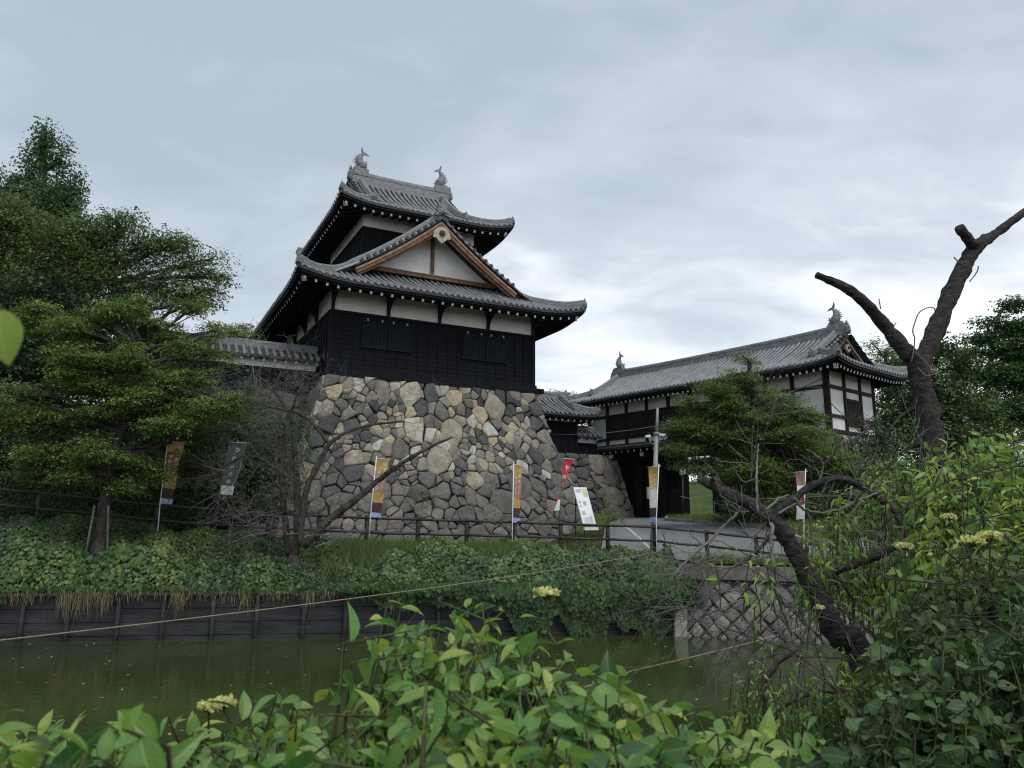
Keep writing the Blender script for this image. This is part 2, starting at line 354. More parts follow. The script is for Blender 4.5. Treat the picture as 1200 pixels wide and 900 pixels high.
# water
M_water = bpy.data.materials.new('moat_water'); M_water.use_nodes = True
n = M_water.node_tree.nodes; l = M_water.node_tree.links; p = n['Principled BSDF']
p.inputs['Roughness'].default_value = .05; p.inputs['IOR'].default_value = 1.33; p.inputs['Specular IOR Level'].default_value = .5
co = n.new('ShaderNodeTexCoord').outputs['Object']
no = n.new('ShaderNodeTexNoise'); no.inputs['Scale'].default_value = .35; no.inputs['Detail'].default_value = 6; l.new(co, no.inputs['Vector'])
r = n.new('ShaderNodeValToRGB'); r.color_ramp.elements[0].color = (.022,.033,.010,1); r.color_ramp.elements[1].color = (.044,.060,.018,1); r.color_ramp.elements[0].position = .3; r.color_ramp.elements[1].position = .7
l.new(no.outputs[0], r.inputs[0]); l.new(r.outputs[0], p.inputs['Base Color'])
mp = n.new('ShaderNodeMapping'); mp.inputs['Scale'].default_value = (1, 1.6, 1); l.new(co, mp.inputs[0])
nb = n.new('ShaderNodeTexNoise'); nb.inputs['Scale'].default_value = 3.2; nb.inputs['Detail'].default_value = 4; l.new(mp.outputs[0], nb.inputs['Vector'])
b = n.new('ShaderNodeBump'); b.inputs['Strength'].default_value = .16; b.inputs['Distance'].default_value = .03; l.new(nb.outputs[0], b.inputs['Height']); l.new(b.outputs[0], p.inputs['Normal'])
mb = MB(); mb.add([(-120,1.5,0),(60,1.5,0),(60,30,0),(-120,30,0)], [(0,1,2,3)]); tag(mb.build('water', M_water), kind='structure')

# road
Ledge = [(5.4,41.5),(5.3,38),(4.25,33),(3.4,28),(2.7,23.7),(4.45,22.6),(4.75,20.2),(9.5,18.15),(14,14.95),(22,11.6)]
Redge = [(8.0,41.5),(7.6,38),(6.75,34),(7.5,29),(8.0,26.8),(8.35,25.5),(8.9,23.6),(11.5,22.2),(17,19.6),(26,15)]
def subdiv(P, k):
    o = []
    for i in range(len(P)-1):
        for j in range(k): t = j/k; o.append(tuple(P[i][a]*(1-t)+P[i+1][a]*t for a in range(len(P[0]))))
    return o + [tuple(P[-1])]
Ls_, Rs_ = subdiv(Ledge, 8), subdiv(Redge, 8); mb = MB(); K = 20
vs = []
for a, b_ in zip(Ls_, Rs_):
    for k in range(K+1):
        t = k/K; x = a[0]*(1-t)+b_[0]*t; y = a[1]*(1-t)+b_[1]*t; vs.append((x, y, H(x, max(y, yw(x)+.3))+.035))
mb.add(vs, [(i*(K+1)+k, i*(K+1)+k+1, (i+1)*(K+1)+k+1, (i+1)*(K+1)+k) for i in range(len(Ls_)-1) for k in range(K)], 0, True)
tag(mb.build('road', M_asph), kind='structure')
mb = MB()
mb.sweep([(x+.08, y, H(x, y)+.02) for x, y in Rs_[8:]], [(-.08,-.2),(.08,-.2),(.08,.14),(-.08,.14)])
tag(mb.build('kerb', M_cement), kind='structure')
mb = MB(); xy = [(4.02+.06*i, 28.2-.42*i) for i in range(9)]
mb.add([(x+dx, y, H(x, y)+.046) for x, y in xy for dx in (-.05, .05)], [(2*i, 2*i+1, 2*i+3, 2*i+2) for i in range(8)]); tag(mb.build('road_marking', mat('worn_road_paint', (.55,.55,.53), (.3,.3,.3), 9)), kind='structure')
# lawn mound and pale path beyond the gate
def patch(name, x0, x1, y0, y1, m, dz, st=1.0):
    mb = MB(); xs = np.linspace(x0, x1, int((x1-x0)/st)+2); ys = np.linspace(y0, y1, int((y1-y0)/st)+2)
    mb.add([(x, y, H(x, y)+dz) for y in ys for x in xs], [(j*len(xs)+i, j*len(xs)+i+1, (j+1)*len(xs)+i+1, (j+1)*len(xs)+i) for j in range(len(ys)-1) for i in range(len(xs)-1)], 0, True)
    return tag(mb.build(name, m), kind='structure')
patch('lawn', 2, 34, 44, 90, M_lawn, .03)
patch('path', 6, 22, 46.5, 49.2, M_cement, .06)

# ------------------------------------------------------------------ stone walls
def power_cells(w, h, n, seed, corner=False):
    r = np.random.default_rng(seed); pts = []; wts = []
    base = sqrt(w*h/n)*1.12
    if corner:
        y = .3; k = 0
        while y < h:
            for side in (0, 1):
                L_ = .62 if (k+side) % 2 else .36
                pts.append(((w-L_) if side else L_, y)); wts.append(.36)
            y += .64; k += 1
    tries = 0
    while len(pts) < n and tries < n*60:
        tries += 1
        x, y = r.uniform(0, w), r.uniform(0, h)
        q = r.random(); rad = base*(1.05 if q < .16 else .70 if q < .50 else .42 if q < .72 else .22)
        ok = all(hypot((x-a)*.82, y-b) > (rad+rb)*.76 for (a, b), rb in zip(pts, wts))
        if ok: pts.append((x, y)); wts.append(rad)
    cells = []
    P = np.array(pts); Wt = np.array(wts)
    for i in range(len(P)):
        poly = [(0,0),(w,0),(w,h),(0,h)]
        d = np.hypot(*(P-P[i]).T); order = np.argsort(d)[1:40]
        for j in order:
            if d[j] > base*5: break
            dx, dy = P[j]-P[i]; cc = (P[j]@P[j] - Wt[j]**2 - P[i]@P[i] + Wt[i]**2)/2
            new = []; m = len(poly)
            for k in range(m):
                a, b = poly[k], poly[(k+1) % m]; da = a[0]*dx+a[1]*dy-cc; db = b[0]*dx+b[1]*dy-cc
                if da <= 0: new.append(a)
                if (da < 0) != (db < 0) and abs(da-db) > 1e-12:
                    t = da/(da-db); new.append((a[0]+(b[0]-a[0])*t, a[1]+(b[1]-a[1])*t))
            poly = new
            if len(poly) < 3: break
        if len(poly) >= 3: cells.append((poly, Wt[i]))
    return cells
def chaikin(poly, q=.22):
    o = []; m = len(poly)
    for k in range(m):
        a, b = poly[k], poly[(k+1) % m]
        o.append((a[0]*(1-q)+b[0]*q, a[1]*(1-q)+b[1]*q)); o.append((a[0]*q+b[0]*(1-q), a[1]*q+b[1]*(1-q)))
    return o
def stone_face(V, F, T, fmap, w, h, n, seed, dark_below=None, tones=None, gap=.010, bulge=.050, cells=None):
    """append rounded stones laid over the face fmap(s,t,out)->xyz"""
    r = np.random.default_rng(seed+99)
    for poly, wt in (cells or power_cells(w, h, n, seed)):
        cx_ = sum(p[0] for p in poly)/len(poly); cy_ = sum(p[1] for p in poly)/len(poly)
        ext = min(max(p[0] for p in poly)-min(p[0] for p in poly), max(p[1] for p in poly)-min(p[1] for p in poly))
        if ext < .05: continue
        poly = [(p[0]+r.normal(0, ext*.045), p[1]+r.normal(0, ext*.045)) for p in poly]
        poly = chaikin(poly, .05 + .09*r.random())
        sh = max(.5, 1-2*gap/ext)
        tx, ty = r.normal(0, .09, 2); off = r.normal(0, .025)
        b = len(V); m = len(poly); mxo = min(bulge, ext*.22)
        for sc_, o_ in ((sh, -.14), (sh, mxo*.1), (sh*.93, mxo*.62), (sh*.72, mxo*.95)):
            for p in poly:
                x, y = cx_+(p[0]-cx_)*sc_, cy_+(p[1]-cy_)*sc_
                V.append(fmap(x, y, o_+off+(0 if o_ < 0 else (x-cx_)*tx+(y-cy_)*ty + r.normal(0, .006))))
        V.append(fmap(cx_, cy_, mxo+off))
        for k in range(3):
            for i in range(m): F.append((b+k*m+i, b+k*m+(i+1) % m, b+(k+1)*m+(i+1) % m, b+(k+1)*m+i))
        for i in range(m): F.append((b+3*m+i, b+3*m+(i+1) % m, b+4*m, b+4*m))
        tl = cy_/h
        q = r.random()
        if tones: t = tones(r, cx_, tl)
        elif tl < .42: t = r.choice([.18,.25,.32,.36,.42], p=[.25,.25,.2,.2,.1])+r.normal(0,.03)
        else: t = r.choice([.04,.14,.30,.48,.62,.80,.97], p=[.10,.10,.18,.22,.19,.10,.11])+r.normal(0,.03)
        T += [min(1, max(0, t))]*(4*m+1)
def finish_stones(name, V, F, T, mat_, parent, off=(0,0,0)):
    me = bpy.data.meshes.new(name)
    F = [f if f[2] != f[3] else f[:3] for f in F]
    me.from_pydata([(v[0]-off[0], v[1]-off[1], v[2]-off[2]) for v in V], [], F)
    a = me.attributes.new('tone', 'FLOAT', 'POINT'); a.data.foreach_set('value', T)
    me.materials.append(mat_); me.polygons.foreach_set('use_smooth', [True]*len(me.polygons))
    o = bpy.data.objects.new(name, me); col.objects.link(o); o.parent = parent
    return o

# tower frame: u along the front, v into depth, z = height above the eye + EYE
TA = radians(27.1); Av = Vector((cos(TA), sin(TA), 0)); Bv = Vector((-sin(TA), cos(TA), 0))
TO = Vector((-7.143, 29.0, 0)); TW = 9.05
BZ = [-1.0, .11, 1.75, 3.14, 4.42, 5.74]; BB = [2.25, 1.85, 1.30, .80, .44, .17]
def batter(z): return float(np.interp(z, BZ, BB))
ZT0, ZT1 = -1.0, 5.74          # stone base, eye heights
tb = empty('fieldstone_wall', TO + Vector((0,0,EYE+ZT0)), TA)
tag(tb, 'tall sloping base of rough fieldstones carrying the two storey black tower', 'stone wall')
HB = ZT1-ZT0
def f_front(s, t, o):
    z = ZT0+t; b = batter(z); x = -b + s/(TW+2.6)*(TW+2*b); nrm = .94
    return (x, -b-o*nrm, t+o*.30)
def f_left(s, t, o):   # s runs from the far end to the near corner
    z = ZT0+t; b = batter(z); y = 9 - s/(10.5)*(9+b)
    return (-b-o*.94, y, t+o*.30)
def f_right(s, t, o):
    z = ZT0+t; b = batter(z); y = -b + s/10.5*(9+b)
    return (TW+b+o*.94, y, t+o*.30)
V, F, T = [], [], []
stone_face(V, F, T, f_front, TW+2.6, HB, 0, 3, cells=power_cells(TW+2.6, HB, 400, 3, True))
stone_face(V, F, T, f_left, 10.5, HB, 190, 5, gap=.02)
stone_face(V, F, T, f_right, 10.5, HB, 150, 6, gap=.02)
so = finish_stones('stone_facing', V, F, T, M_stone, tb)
mb = MB()
zs = np.linspace(ZT0, ZT1-.02, 14)
vs = []
for z in zs:
    b = batter(z)-.10
    vs += [(-b, -b, z-ZT0), (TW+b, -b, z-ZT0), (TW+b, 9, z-ZT0), (-b, 9, z-ZT0)]
mb.add(vs, [(i*4+k, i*4+(k+1) % 4, (i+1)*4+(k+1) % 4, (i+1)*4+k) for i in range(13) for k in range(4)] + [(52,53,54,55)])
mb.build('core', M_back, tb)
# weeds at the foot are added with the vegetation

# ------------------------------------------------------------------ roofs
def S_prof(h, k, D): return lambda d: h*((1-k)*(d/D) + k*(d/D)**2)
def arc(r, n=5, z=0): return [(r*cos(pi-pi*i/(n-1)), z+r*sin(pi-pi*i/(n-1))) for i in range(n)]
def onigawara(mb, o, ux, uy, s=1.0, th=.12):
    P = [(-.30,0),(-.34,.10),(-.22,.14),(-.26,.30),(-.17,.34),(-.20,.50),(-.08,.60),(-.05,.72),(0,.80),(.05,.72),(.08,.60),(.20,.50),(.17,.34),(.26,.30),(.22,.14),(.34,.10),(.30,0),(.12,.05),(0,.12),(-.12,.05)]
    mb.plate([(a*s, b*s) for a, b in P], o, ux, uy, th)
    nrm = Vector(ux).cross(Vector(uy)).normalized()
    mb.plate([(a*s*.62, .12*s+b*s*.58) for a, b in P], Vector(o), ux, uy, th*1.7)
    q = Vector(o)+Vector(uy)*(.62*s)
    mb.tube([q, q+Vector(uy)*.22*s, q+Vector(uy)*.34*s], [.075*s, .085*s, .07*s], 7)
def shachi(mb, o, ux, s=1.0):
    """arched fish: head on the ridge, tail up; ux = direction the tail fins sweep to"""
    o = Vector(o); ux = Vector(ux).normalized(); uz = Vector((0,0,1)); uy = uz.cross(ux)
    C_ = [(.30,.02),(.16,.10),(.02,.24),(-.06,.42),(-.05,.60),(.03,.76),(.12,.86)]
    R_ = [.14,.26,.27,.23,.18,.12,.07]
    C2, R2 = [], []
    for i in range(len(C_)-1):
        for k in range(3):
            t = k/3; C2.append((C_[i][0]*(1-t)+C_[i+1][0]*t, C_[i][1]*(1-t)+C_[i+1][1]*t)); R2.append((R_[i]*(1-t)+R_[i+1]*t)*(1.0+.10*(k == 1)))
    C2.append(C_[-1]); R2.append(R_[-1])
    mb.tube([o+(ux*a+uz*b)*s for a, b in C2], [r*s*.9 for r in R2], 8)
    # split tail
    mb.plate([(.08*s,.80*s),(.02*s,.95*s),(.00*s,1.12*s),(.03*s,1.28*s),(.10*s,1.10*s),(.17*s,.98*s),(.30*s,.94*s),(.46*s,.80*s),(.30*s,.83*s),(.18*s,.82*s)], o, ux, uz, .05*s)
    # dorsal spikes on the outer side
    for i in range(3, len(C2)-3, 2):
        a, b = C2[i]; r = R2[i]
        mb.plate([((a-r*.7)*s,(b-.05)*s),((a-r*1.55)*s,(b+.06)*s),((a-r*.7)*s,(b+.06)*s)], o, ux, uz, .035*s)
    for sg in (-1, 1):
        mb.plate([(.12*s,.22*s),(.30*s,.40*s),(.26*s,.22*s),(.38*s,.20*s),(.18*s,.12*s)], o+uy*sg*.15*s, ux+uy*sg*.25, uz, .03*s)
    mb.box_o = None
def irimoya(parent, T, X0, X1, Y0, Y1, z0, h, k, g, og, lift, Lf, faces, mi_z, sp=.265, gable0=None, gable1=None, rafters=None,
            ridge_h=.5, wall=None, zoff=0.0, kud=True, shs=1.0, name='roof', orn=True, row_r=.066, kud_full=False, raf_in=None):
    """hip-and-gable tiled roof; T maps (x along ridge, y across, z) to the thing's local frame"""
    D = (Y1-Y0)/2; yc = (Y0+Y1)/2; S = S_prof(h, k, D)
    def pt(face, s, d, dz=0):
        if face == 'front': x, y, e = s, Y0+d, min(s-X0, X1-s)
        elif face == 'back': x, y, e = s, Y1-d, min(s-X0, X1-s)
        elif face == 'end0': x, y, e = X0+d, s, min(s-Y0, Y1-s)
        else: x, y, e = X1-d, s, min(s-Y0, Y1-s)
        z = z0+S(d)+lift*max(0, 1-max(e, 0)/Lf)**2*max(0, 1-d/Lf)
        return Vector((x, y, z+dz-zoff))
    tiles = MB(); pans = MB(); under = MB()
    for face in faces:
        a, b = (X0, X1) if face in ('front', 'back') else (Y0, Y1)
        nrow = int(round((b-a)/sp)); st = (b-a)/nrow
        def dm(s):
            e = min(s-a, b-s)
            if face in ('front', 'back'): return max(e, .01) if e < g-og else D
            return max(.01, min(e, g+.05))
        NS = 26 if face in ('front', 'back') else 14
        S_list = [a+st*(i+.5) for i in range(nrow)]
        for i, s in enumerate(S_list):
            d1 = dm(s)
            if d1 < .12: continue
            n_ = max(3, int(d1/.30)+1)
            P = [pt(face, s, d1*j/n_, .05) for j in range(n_+1)]
            jz = random.gauss(0, .006)
            P = [p+Vector((0,0,jz+random.gauss(0,.004))) for p in P]
            t0 = (P[0]-P[1]).normalized(); P[0] = P[0]+t0*.03
            la = (1,0,0) if face in ('front','back') else (0,1,0)
            tiles.sweep(P, arc(row_r, 5)+[(row_r*.9,-.06),(-row_r*.9,-.06)], 0, True, lat=la, caps=False)
            # round end tile at the eave
            c = P[0]+t0*.012; lv = Vector(la); uv = Vector((0,0,1))
            tiles.plate([(row_r*1.05*cos(2*pi*q/8), row_r*1.05*sin(2*pi*q/8)+.012) for q in range(8)], c, lv, uv, .025)
        edges = [a+st*i for i in range(nrow+1)]
        for i in range(nrow):
            s0, s1 = edges[i]+.0, edges[i+1]
            d0, d1 = dm(s0+.001), dm(s1-.001)
            if abs(d0-d1) > 1.0: d0 = d1 = min(d0, d1) if min(d0, d1) > .5 and False else max(d0, d1) if i not in (0, nrow-1) else min(d0, d1)
            ncr = max(2, int(max(d0, d1)/.28)); vs = []
            for j in range(ncr):
                for q, dz in ((j/ncr, .035), ((j+1)/ncr, -.01)):
                    vs += [pt(face, s0, d0*q, dz-.02), pt(face, s1, d1*q, dz-.02)]
            fs = [(2*i2, 2*i2+1, 2*i2+3, 2*i2+2) for i2 in range(2*ncr-1)]
            pans.add(vs, fs)
        # eave: tile lip, two fascia boards, soffit
        m_ = 48; SS = [a+(b-a)*q/m_ for q in range(m_+1)]
        pans.sweep([pt(face, s, .0, -.02) for s in SS], [(-.02,-.075),(.02,-.075),(.02,.03),(-.02,.03)], 0, False)
        under.sweep([pt(face, min(max(s, a+.07), b-.07), .07, -.14) for s in SS], [(-.03,-.07),(.03,-.07),(.03,.07),(-.03,.07)])
        under.sweep([pt(face, min(max(s, a+.20), b-.20), .20, -.26) for s in SS], [(-.03,-.06),(.03,-.06),(.03,.05),(-.03,.05)])
        dw = raf_in if raf_in else 1.9
        vs = []
        for s in SS:
            e = min(s-a, b-s); dd = min(dw, max(e, .0))
            vs += [pt(face, s, min(.05, e), -.17), pt(face, s, dd, -.17-.02*dd)]
        under.add(vs, [(2*i, 2*i+1, 2*i+3, 2*i+2) for i in range(m_)])
    R = pans.build(name, M_tiledk, parent, T=T)
    tiles.build('cover_tiles', M_tile, R, T=T)
    under.build('eave_boards', M_soffit, R, T=T)
    # rafters with white painted ends
    if rafters:
        for face, spacing in rafters:
            a, b = (X0, X1) if face in ('front', 'back') else (Y0, Y1)
            n_ = int((b-a-.6)/spacing); st = (b-a-.6)/n_
            for i in range(n_+1):
                s = a+.3+st*i; e = min(s-a, b-s); din = min(raf_in or 1.9, max(e, .35)+.05)
                p0 = pt(face, s, .22, -.37); p1 = pt(face, s, din, -.33)
                p1.z = min(p1.z, p0.z+(din-.22)*.30)
                m = MB(); m.beam(p0, p1, .085, .11, 0, mi_end=0)
                u_ = (p0-p1).normalized(); m.beam(p0+u_*.006, p0, .09, .115, 1)
                m.build('rafter', [M_soffit, M_whiteend], R, T=T)
    # hip rafters at the corners
    mh = MB()
    for xs, ys, dx, dy in ((X0, Y0, 1, 1), (X1, Y0, -1, 1), (X0, Y1, 1, -1), (X1, Y1, -1, -1)):
        zc_ = z0+lift-zoff
        p0 = Vector((xs+dx*.30, ys+dy*.30, zc_-.40)); p1 = Vector((xs+dx*1.7, ys+dy*1.7, z0+S(1.7)-zoff-.62))
        m = MB(); m.beam(p0, p1, .17, .22); u_ = (p0-p1).normalized(); m.beam(p0+u_*.02, p0, .19, .24, 1)
        m.build('hip_rafter', [M_soffit, M_bone], R, T=T)
    # ridges
    rg = MB()
    prof = [(-.17,-.15),(-.17,ridge_h*.30),(-.14,ridge_h*.32),(-.14,ridge_h*.55),(-.155,ridge_h*.57),(-.155,ridge_h*.62),(-.12,ridge_h*.64),(-.12,ridge_h*.8)] + \
           [(q, ridge_h*.8+z_) for q, z_ in arc(.10, 5)] + [(.12,ridge_h*.8),(.12,ridge_h*.64),(.155,ridge_h*.62),(.155,ridge_h*.57),(.14,ridge_h*.55),(.14,ridge_h*.32),(.17,ridge_h*.30),(.17,-.15)]
    xa, xb = X0+g-og, X1-g+og
    zr = z0+h-zoff
    nR = 20; rp = []
    for i in range(nR+1):
        t = i/nR; x = xa+(xb-xa)*t; rp.append(Vector((x, yc, zr+.10*(2*abs(t-.5))**3)))
    rg.sweep(rp, prof, lat=(0,1,0))
    rg.build('ridge', M_ridge, R, T=T)
    sprof = [(-.13,-.10),(-.13,.10),(-.10,.12),(-.10,.20)]+[(q,.20+z_) for q, z_ in arc(.085,5)]+[(.10,.20),(.10,.12),(.13,.10),(.13,-.10)]
    for gi, (xe, sg) in enumerate(((xa, 1), (xb, -1))):
        spec = (gable0, gable1)[gi]
        if spec is None: continue
        xk = xe+sg*.42
        for face in ('front', 'back'):
            if face == 'back' and not spec.get('back', True): continue
            ys = (lambda d: Y0+d) if face == 'front' else (lambda d: Y1-d)
            # descending ridge
            m = MB(); dend = g*.55 if not kud_full else g*.98
            dd = [D-.12-(D-.12-dend)*i/16 for i in range(17)]
            kp = [Vector((xk, ys(d), z0+S(d)-zoff+.07+(.10*max(0,1-(d-dend)/.5)**2 if not kud_full else 0))) for d in dd]
            if kud_full:
                # flows on into the corner ridge
                cr_ = []
                for i in range(1, 13):
                    t = i/12; d = dend*(1-t)+.06*t
                    xx = xk*(1-t)+(X0+.06 if sg > 0 else X1-.06)*t if t < 1 else (X0+.06 if sg > 0 else X1-.06)
                    xh = (X0+d) if sg > 0 else (X1-d)
                    blend = min(1, t*2.2); xx = xk*(1-blend)+xh*blend
                    lf = lift*max(0, 1-d/Lf)**3
                    cr_.append(Vector((xx, ys(d), z0+S(d)+lf-zoff+.04+.10*t**5)))
                kp += cr_
            m.sweep(kp, sprof, lat=None)
            m.build('descending_ridge', M_ridge, R, T=T)
            m = MB(); tdir = (kp[-1]-kp[-2]).normalized()
            fx = Vector((tdir.y, -tdir.x, 0)).normalized()
            onigawara(m, kp[-1]+tdir*.05-Vector((0,0,.12)), fx, (0,0,1), .46)
            m.build('ridge_end_tile', M_ridge, R, T=T)
            if not kud_full:
                m = MB(); cr_ = []
                for i in range(13):
                    t = i/12; d = (g-.15)*(1-t)+.06*t; xx = X0+d if sg > 0 else X1-d
                    cr_.append(Vector((xx, ys(d), z0+S(d)+lift*max(0,1-d/Lf)**3-zoff+.03+.10*t**5)))
                m.sweep(cr_, sprof)
                m.build('corner_ridge', M_ridge, R, T=T)
                m = MB(); tdir = (cr_[-1]-cr_[-2]).normalized(); fx = Vector((tdir.y,-tdir.x,0)).normalized()
                onigawara(m, cr_[-1]+tdir*.04-Vector((0,0,.10)), fx, (0,0,1), .42)
                m.build('ridge_end_tile', M_ridge, R, T=T)
            # verge rolls between the descending ridge and the gable edge
            m = MB(); d = D-.2
            dlow = spec.get('dlow', g*.75)
            while d > dlow:
                z = z0+S(d)-zoff+.06
                m.tube([(xe-sg*.07, ys(d), z), (xk, ys(d), z+.02)], .072, 7)
                m.plate([(.085*cos(2*pi*q/8), .085*sin(2*pi*q/8)) for q in range(8)], (xe-sg*.075, ys(d), z), (0,1,0), (0,0,1), .03)
                d -= .27
            for i in range(16):
                a_, b_ = D-(D-dlow)*i/16, D-(D-dlow)*(i+1)/16
                m.beam((xe+sg*.16, ys(a_), z0+S(a_)-zoff-.03), (xe+sg*.16, ys(b_), z0+S(b_)-zoff-.03), .44, .05)
            m.build('verge_tiles', M_tiledk, R, T=T)
            # barge boards
            m = MB(); nn_ = 14; bp = []
            for i in range(nn_+1):
                d = D-(D-dlow)*i/nn_; bp.append(Vector((xe+sg*.06, ys(d), z0+S(d)-zoff-.13)))
            bw = spec.get('bw', .32)
            sc_l = [1.05-.25*(i/nn_)+.12*max(0,(i/nn_-.8)*5) for i in range(nn_+1)]
            m.sweep(bp, [(-.035,-bw),(.035,-bw),(.035,0),(-.035,0)], 0, lat=(1,0,0), scales=sc_l)
            m.sweep([p+Vector((-sg*.035,0,.0)) for p in bp], [(-.03,-.09),(.03,-.09),(.03,.0),(-.03,.0)], 1, lat=(1,0,0))
            m.sweep([p+Vector((sg*.10,0,-.02)) for p in bp], [(-.03,-bw*1.35),(.03,-bw*1.35),(.03,0),(-.03,0)], 0, lat=(1,0,0), scales=sc_l)
            m.build('barge_board', [spec.get('bm', M_barge), spec.get('bl', M_bargel)], R, T=T)
        # gable wall
        zb = spec['zb']-zoff; xg = xe+sg*og
        pts_ = []
        for i in range(25):
            y = Y0+.0+(Y1-Y0)*i/24; d = D-abs(y-yc); z = z0+S(d)-zoff-.16
            if z > zb: pts_.append((y, z))
        ylo = min(q[0] for q in pts_)-.05; yhi = max(q[0] for q in pts_)+.05
        m = MB(); m.plate([(ylo, zb-.05)]+[(q[0], q[1]) for q in pts_]+[(yhi, zb-.05)], (xg, 0, 0), (0,1,0), (0,0,1), .08)
        m.build('gable_plaster', spec.get('pm', M_white), R, T=T)
        m = MB(); m.beam((xg-sg*.10, ylo-.4, zb-.06), (xg-sg*.10, yhi+.4, zb-.06), .14, .16)
        m.beam((xg-sg*.16, ylo-.6, zb+.03), (xg-sg*.16, yhi+.6, zb+.03), .10, .035, 1)
        m.beam((xg-sg*.08, yc, zb), (xg-sg*.08, yc, z0+h-zoff-.3), .14, .14, up=(1,0,0))
        m.build('gable_frame', [spec.get('bm', M_barge), spec.get('bl', M_bargel)], R, T=T)
        # carved pendant under the apex
        q = spec.get('gs', 1.0); m = MB(); o_ = (xe-sg*.02, yc, z0+h-zoff-.50-.22*q)
        P = [(-.10,.30),(-.24,.22),(-.36,.05),(-.40,-.20),(-.24,-.22),(-.12,-.36),(0,-.44),(.12,-.36),(.24,-.22),(.40,-.20),(.36,.05),(.24,.22),(.10,.30)]
        m.plate([(a*q, b*q) for a, b in P], o_, (0,1,0), (0,0,1), .09)
        for j in range(6):
            a = 2*pi*j/6; c = Vector(o_)+Vector((-sg*.06, .09*q*cos(a), .09*q*sin(a))); m.tube([c, c+Vector((-sg*.05,0,0))], .055*q, 6, 1)
        m.tube([Vector(o_), Vector(o_)+Vector((-sg*.15,0,0))], .045*q, 8, 1)
        m.build('gable_pendant', [M_bone, M_poledk], R, T=T)
        m = MB(); onigawara(m, (xe-sg*.06, yc, zr+.05), (0,1,0), (0,0,1), spec.get('os', 1.0), .16)
        m.build('ridge_end_tile', M_ridge, R, T=T)
        if spec.get('fish'):
            m = MB(); shachi(m, (xe+sg*.42, yc, zr+ridge_h+.16), (sg,0,0), spec['fish'])
            m.box(xe+sg*.42-.36, xe+sg*.42+.40, yc-.17, yc+.17, zr+ridge_h*.6, zr+ridge_h+.12)
            m.box(xe+sg*.42-.30, xe+sg*.42+.30, yc-.13, yc+.13, zr+ridge_h+.12, zr+ridge_h+.22)
            m.build('roof_fish', M_ridge, R, T=T)
    return R

def board_wall(m, u0, u1, v, z0, z1, nrm=-1, step=.19, bat=.46, along='u', skip=()):
    """lapped horizontal boards with upright battens on the plane v (or u)"""
    def B(a0, a1, d0, d1, zz0, zz1, mi=0):
        lo, hi = sorted((v+nrm*d0, v+nrm*d1))
        if along == 'u': m.box(a0, a1, lo, hi, zz0, zz1, mi)
        else: m.box(lo, hi, a0, a1, zz0, zz1, mi)
    nb = int(round((z1-z0)/step)); st = (z1-z0)/nb
    for i in range(nb):
        za, zb = z0+i*st, z0+(i+1)*st
        a, b = (v+nrm*.035, v+nrm*.012)
        if along == 'u': vs = [(u0,a,za),(u1,a,za),(u1,b,zb),(u0,b,zb),(u0,v+nrm*.0,za),(u1,v,za)]
        else: vs = [(a,u0,za),(a,u1,za),(b,u1,zb),(b,u0,zb),(v,u0,za),(v,u1,za)]
        m.add(vs, [(0,1,2,3),(4,5,1,0)])
    n_ = int(round((u1-u0)/bat)); st = (u1-u0)/n_
    for i in range(n_+1):
        c = u0+i*st; B(c-.022, c+.022, .0, .062, z0, z1)

# ------------------------------------------------------------------ the tower
Zt = EYE+ZT1+.0
tw = empty('castle_turret', TO+Vector((0,0,Zt)), TA)
tag(tw, 'two storey black and white castle tower standing on the tall stone base', 'castle tower')
zo = ZT1
def zz(z): return z-zo                     # eye height -> local
TD = 11.0
m = MB(); m.box(-.25, TW+.25, -.22, .06, zz(5.72), zz(5.98)); m.box(-.14, TW+.14, -.13, .02, zz(5.98), zz(6.12))
m.box(-.25, -.04, .06, TD, zz(5.72), zz(5.98)); m.box(TW+.04, TW+.25, .06, TD, zz(5.72), zz(5.98)); m.box(-.14, -.01, .02, TD, zz(5.98), zz(6.12))
m.box(TW+.25, TW+.42, -.30, -.02, zz(5.76), zz(5.96)); m.build('sill_beam', M_black, tw)
m = MB(); m.box(.02, TW-.02, .02, TD, zz(5.76), zz(9.6)); m.build('core_wall', M_void, tw)
m = MB(); board_wall(m, 0, TW, 0, zz(6.12), zz(8.34)); board_wall(m, 0.0, TD, 0, zz(6.12), zz(8.34), along='v')
for x in (0, TW): m.box(x-.09, x+.09, -.085, .02, zz(6.12), zz(8.36))
m.box(-.085, .0, .0, TD, zz(8.30), zz(8.40)); m.box(0, TW, -.085, .0, zz(8.30), zz(8.40))
m.build('board_wall', M_black, tw)
for (u0, u1) in ((1.22,2.26),(2.29,3.32),(5.60,6.68),(6.71,7.74)):
    m = MB(); m.box(u0, u1, -.085, -.02, zz(7.04), zz(8.02))
    for i in range(7): c = u0+(u1-u0)*(i+.5)/7; m.box(c-.035, c+.035, -.105, -.08, zz(7.06), zz(8.0))
    m.box(u0-.03, u1+.03, -.12, -.03, zz(6.97), zz(7.04)); m.box(u0-.03, u1+.03, -.12, -.03, zz(8.02), zz(8.09))
    sh = m.build('shutter', M_blackv, tw)
    for c in (u0+.22, u1-.22):
        m = MB(); m.box(c-.03, c+.03, -.16, -.10, zz(8.08), zz(8.18)); m.build('hinge', M_pole, sh)
m = MB(); m.box(-.0, TW, -.015, .05, zz(8.40), zz(9.5)); m.box(-.015, .05, .05, TD, zz(8.40), zz(9.5)); m.build('plaster_band', M_white, tw)
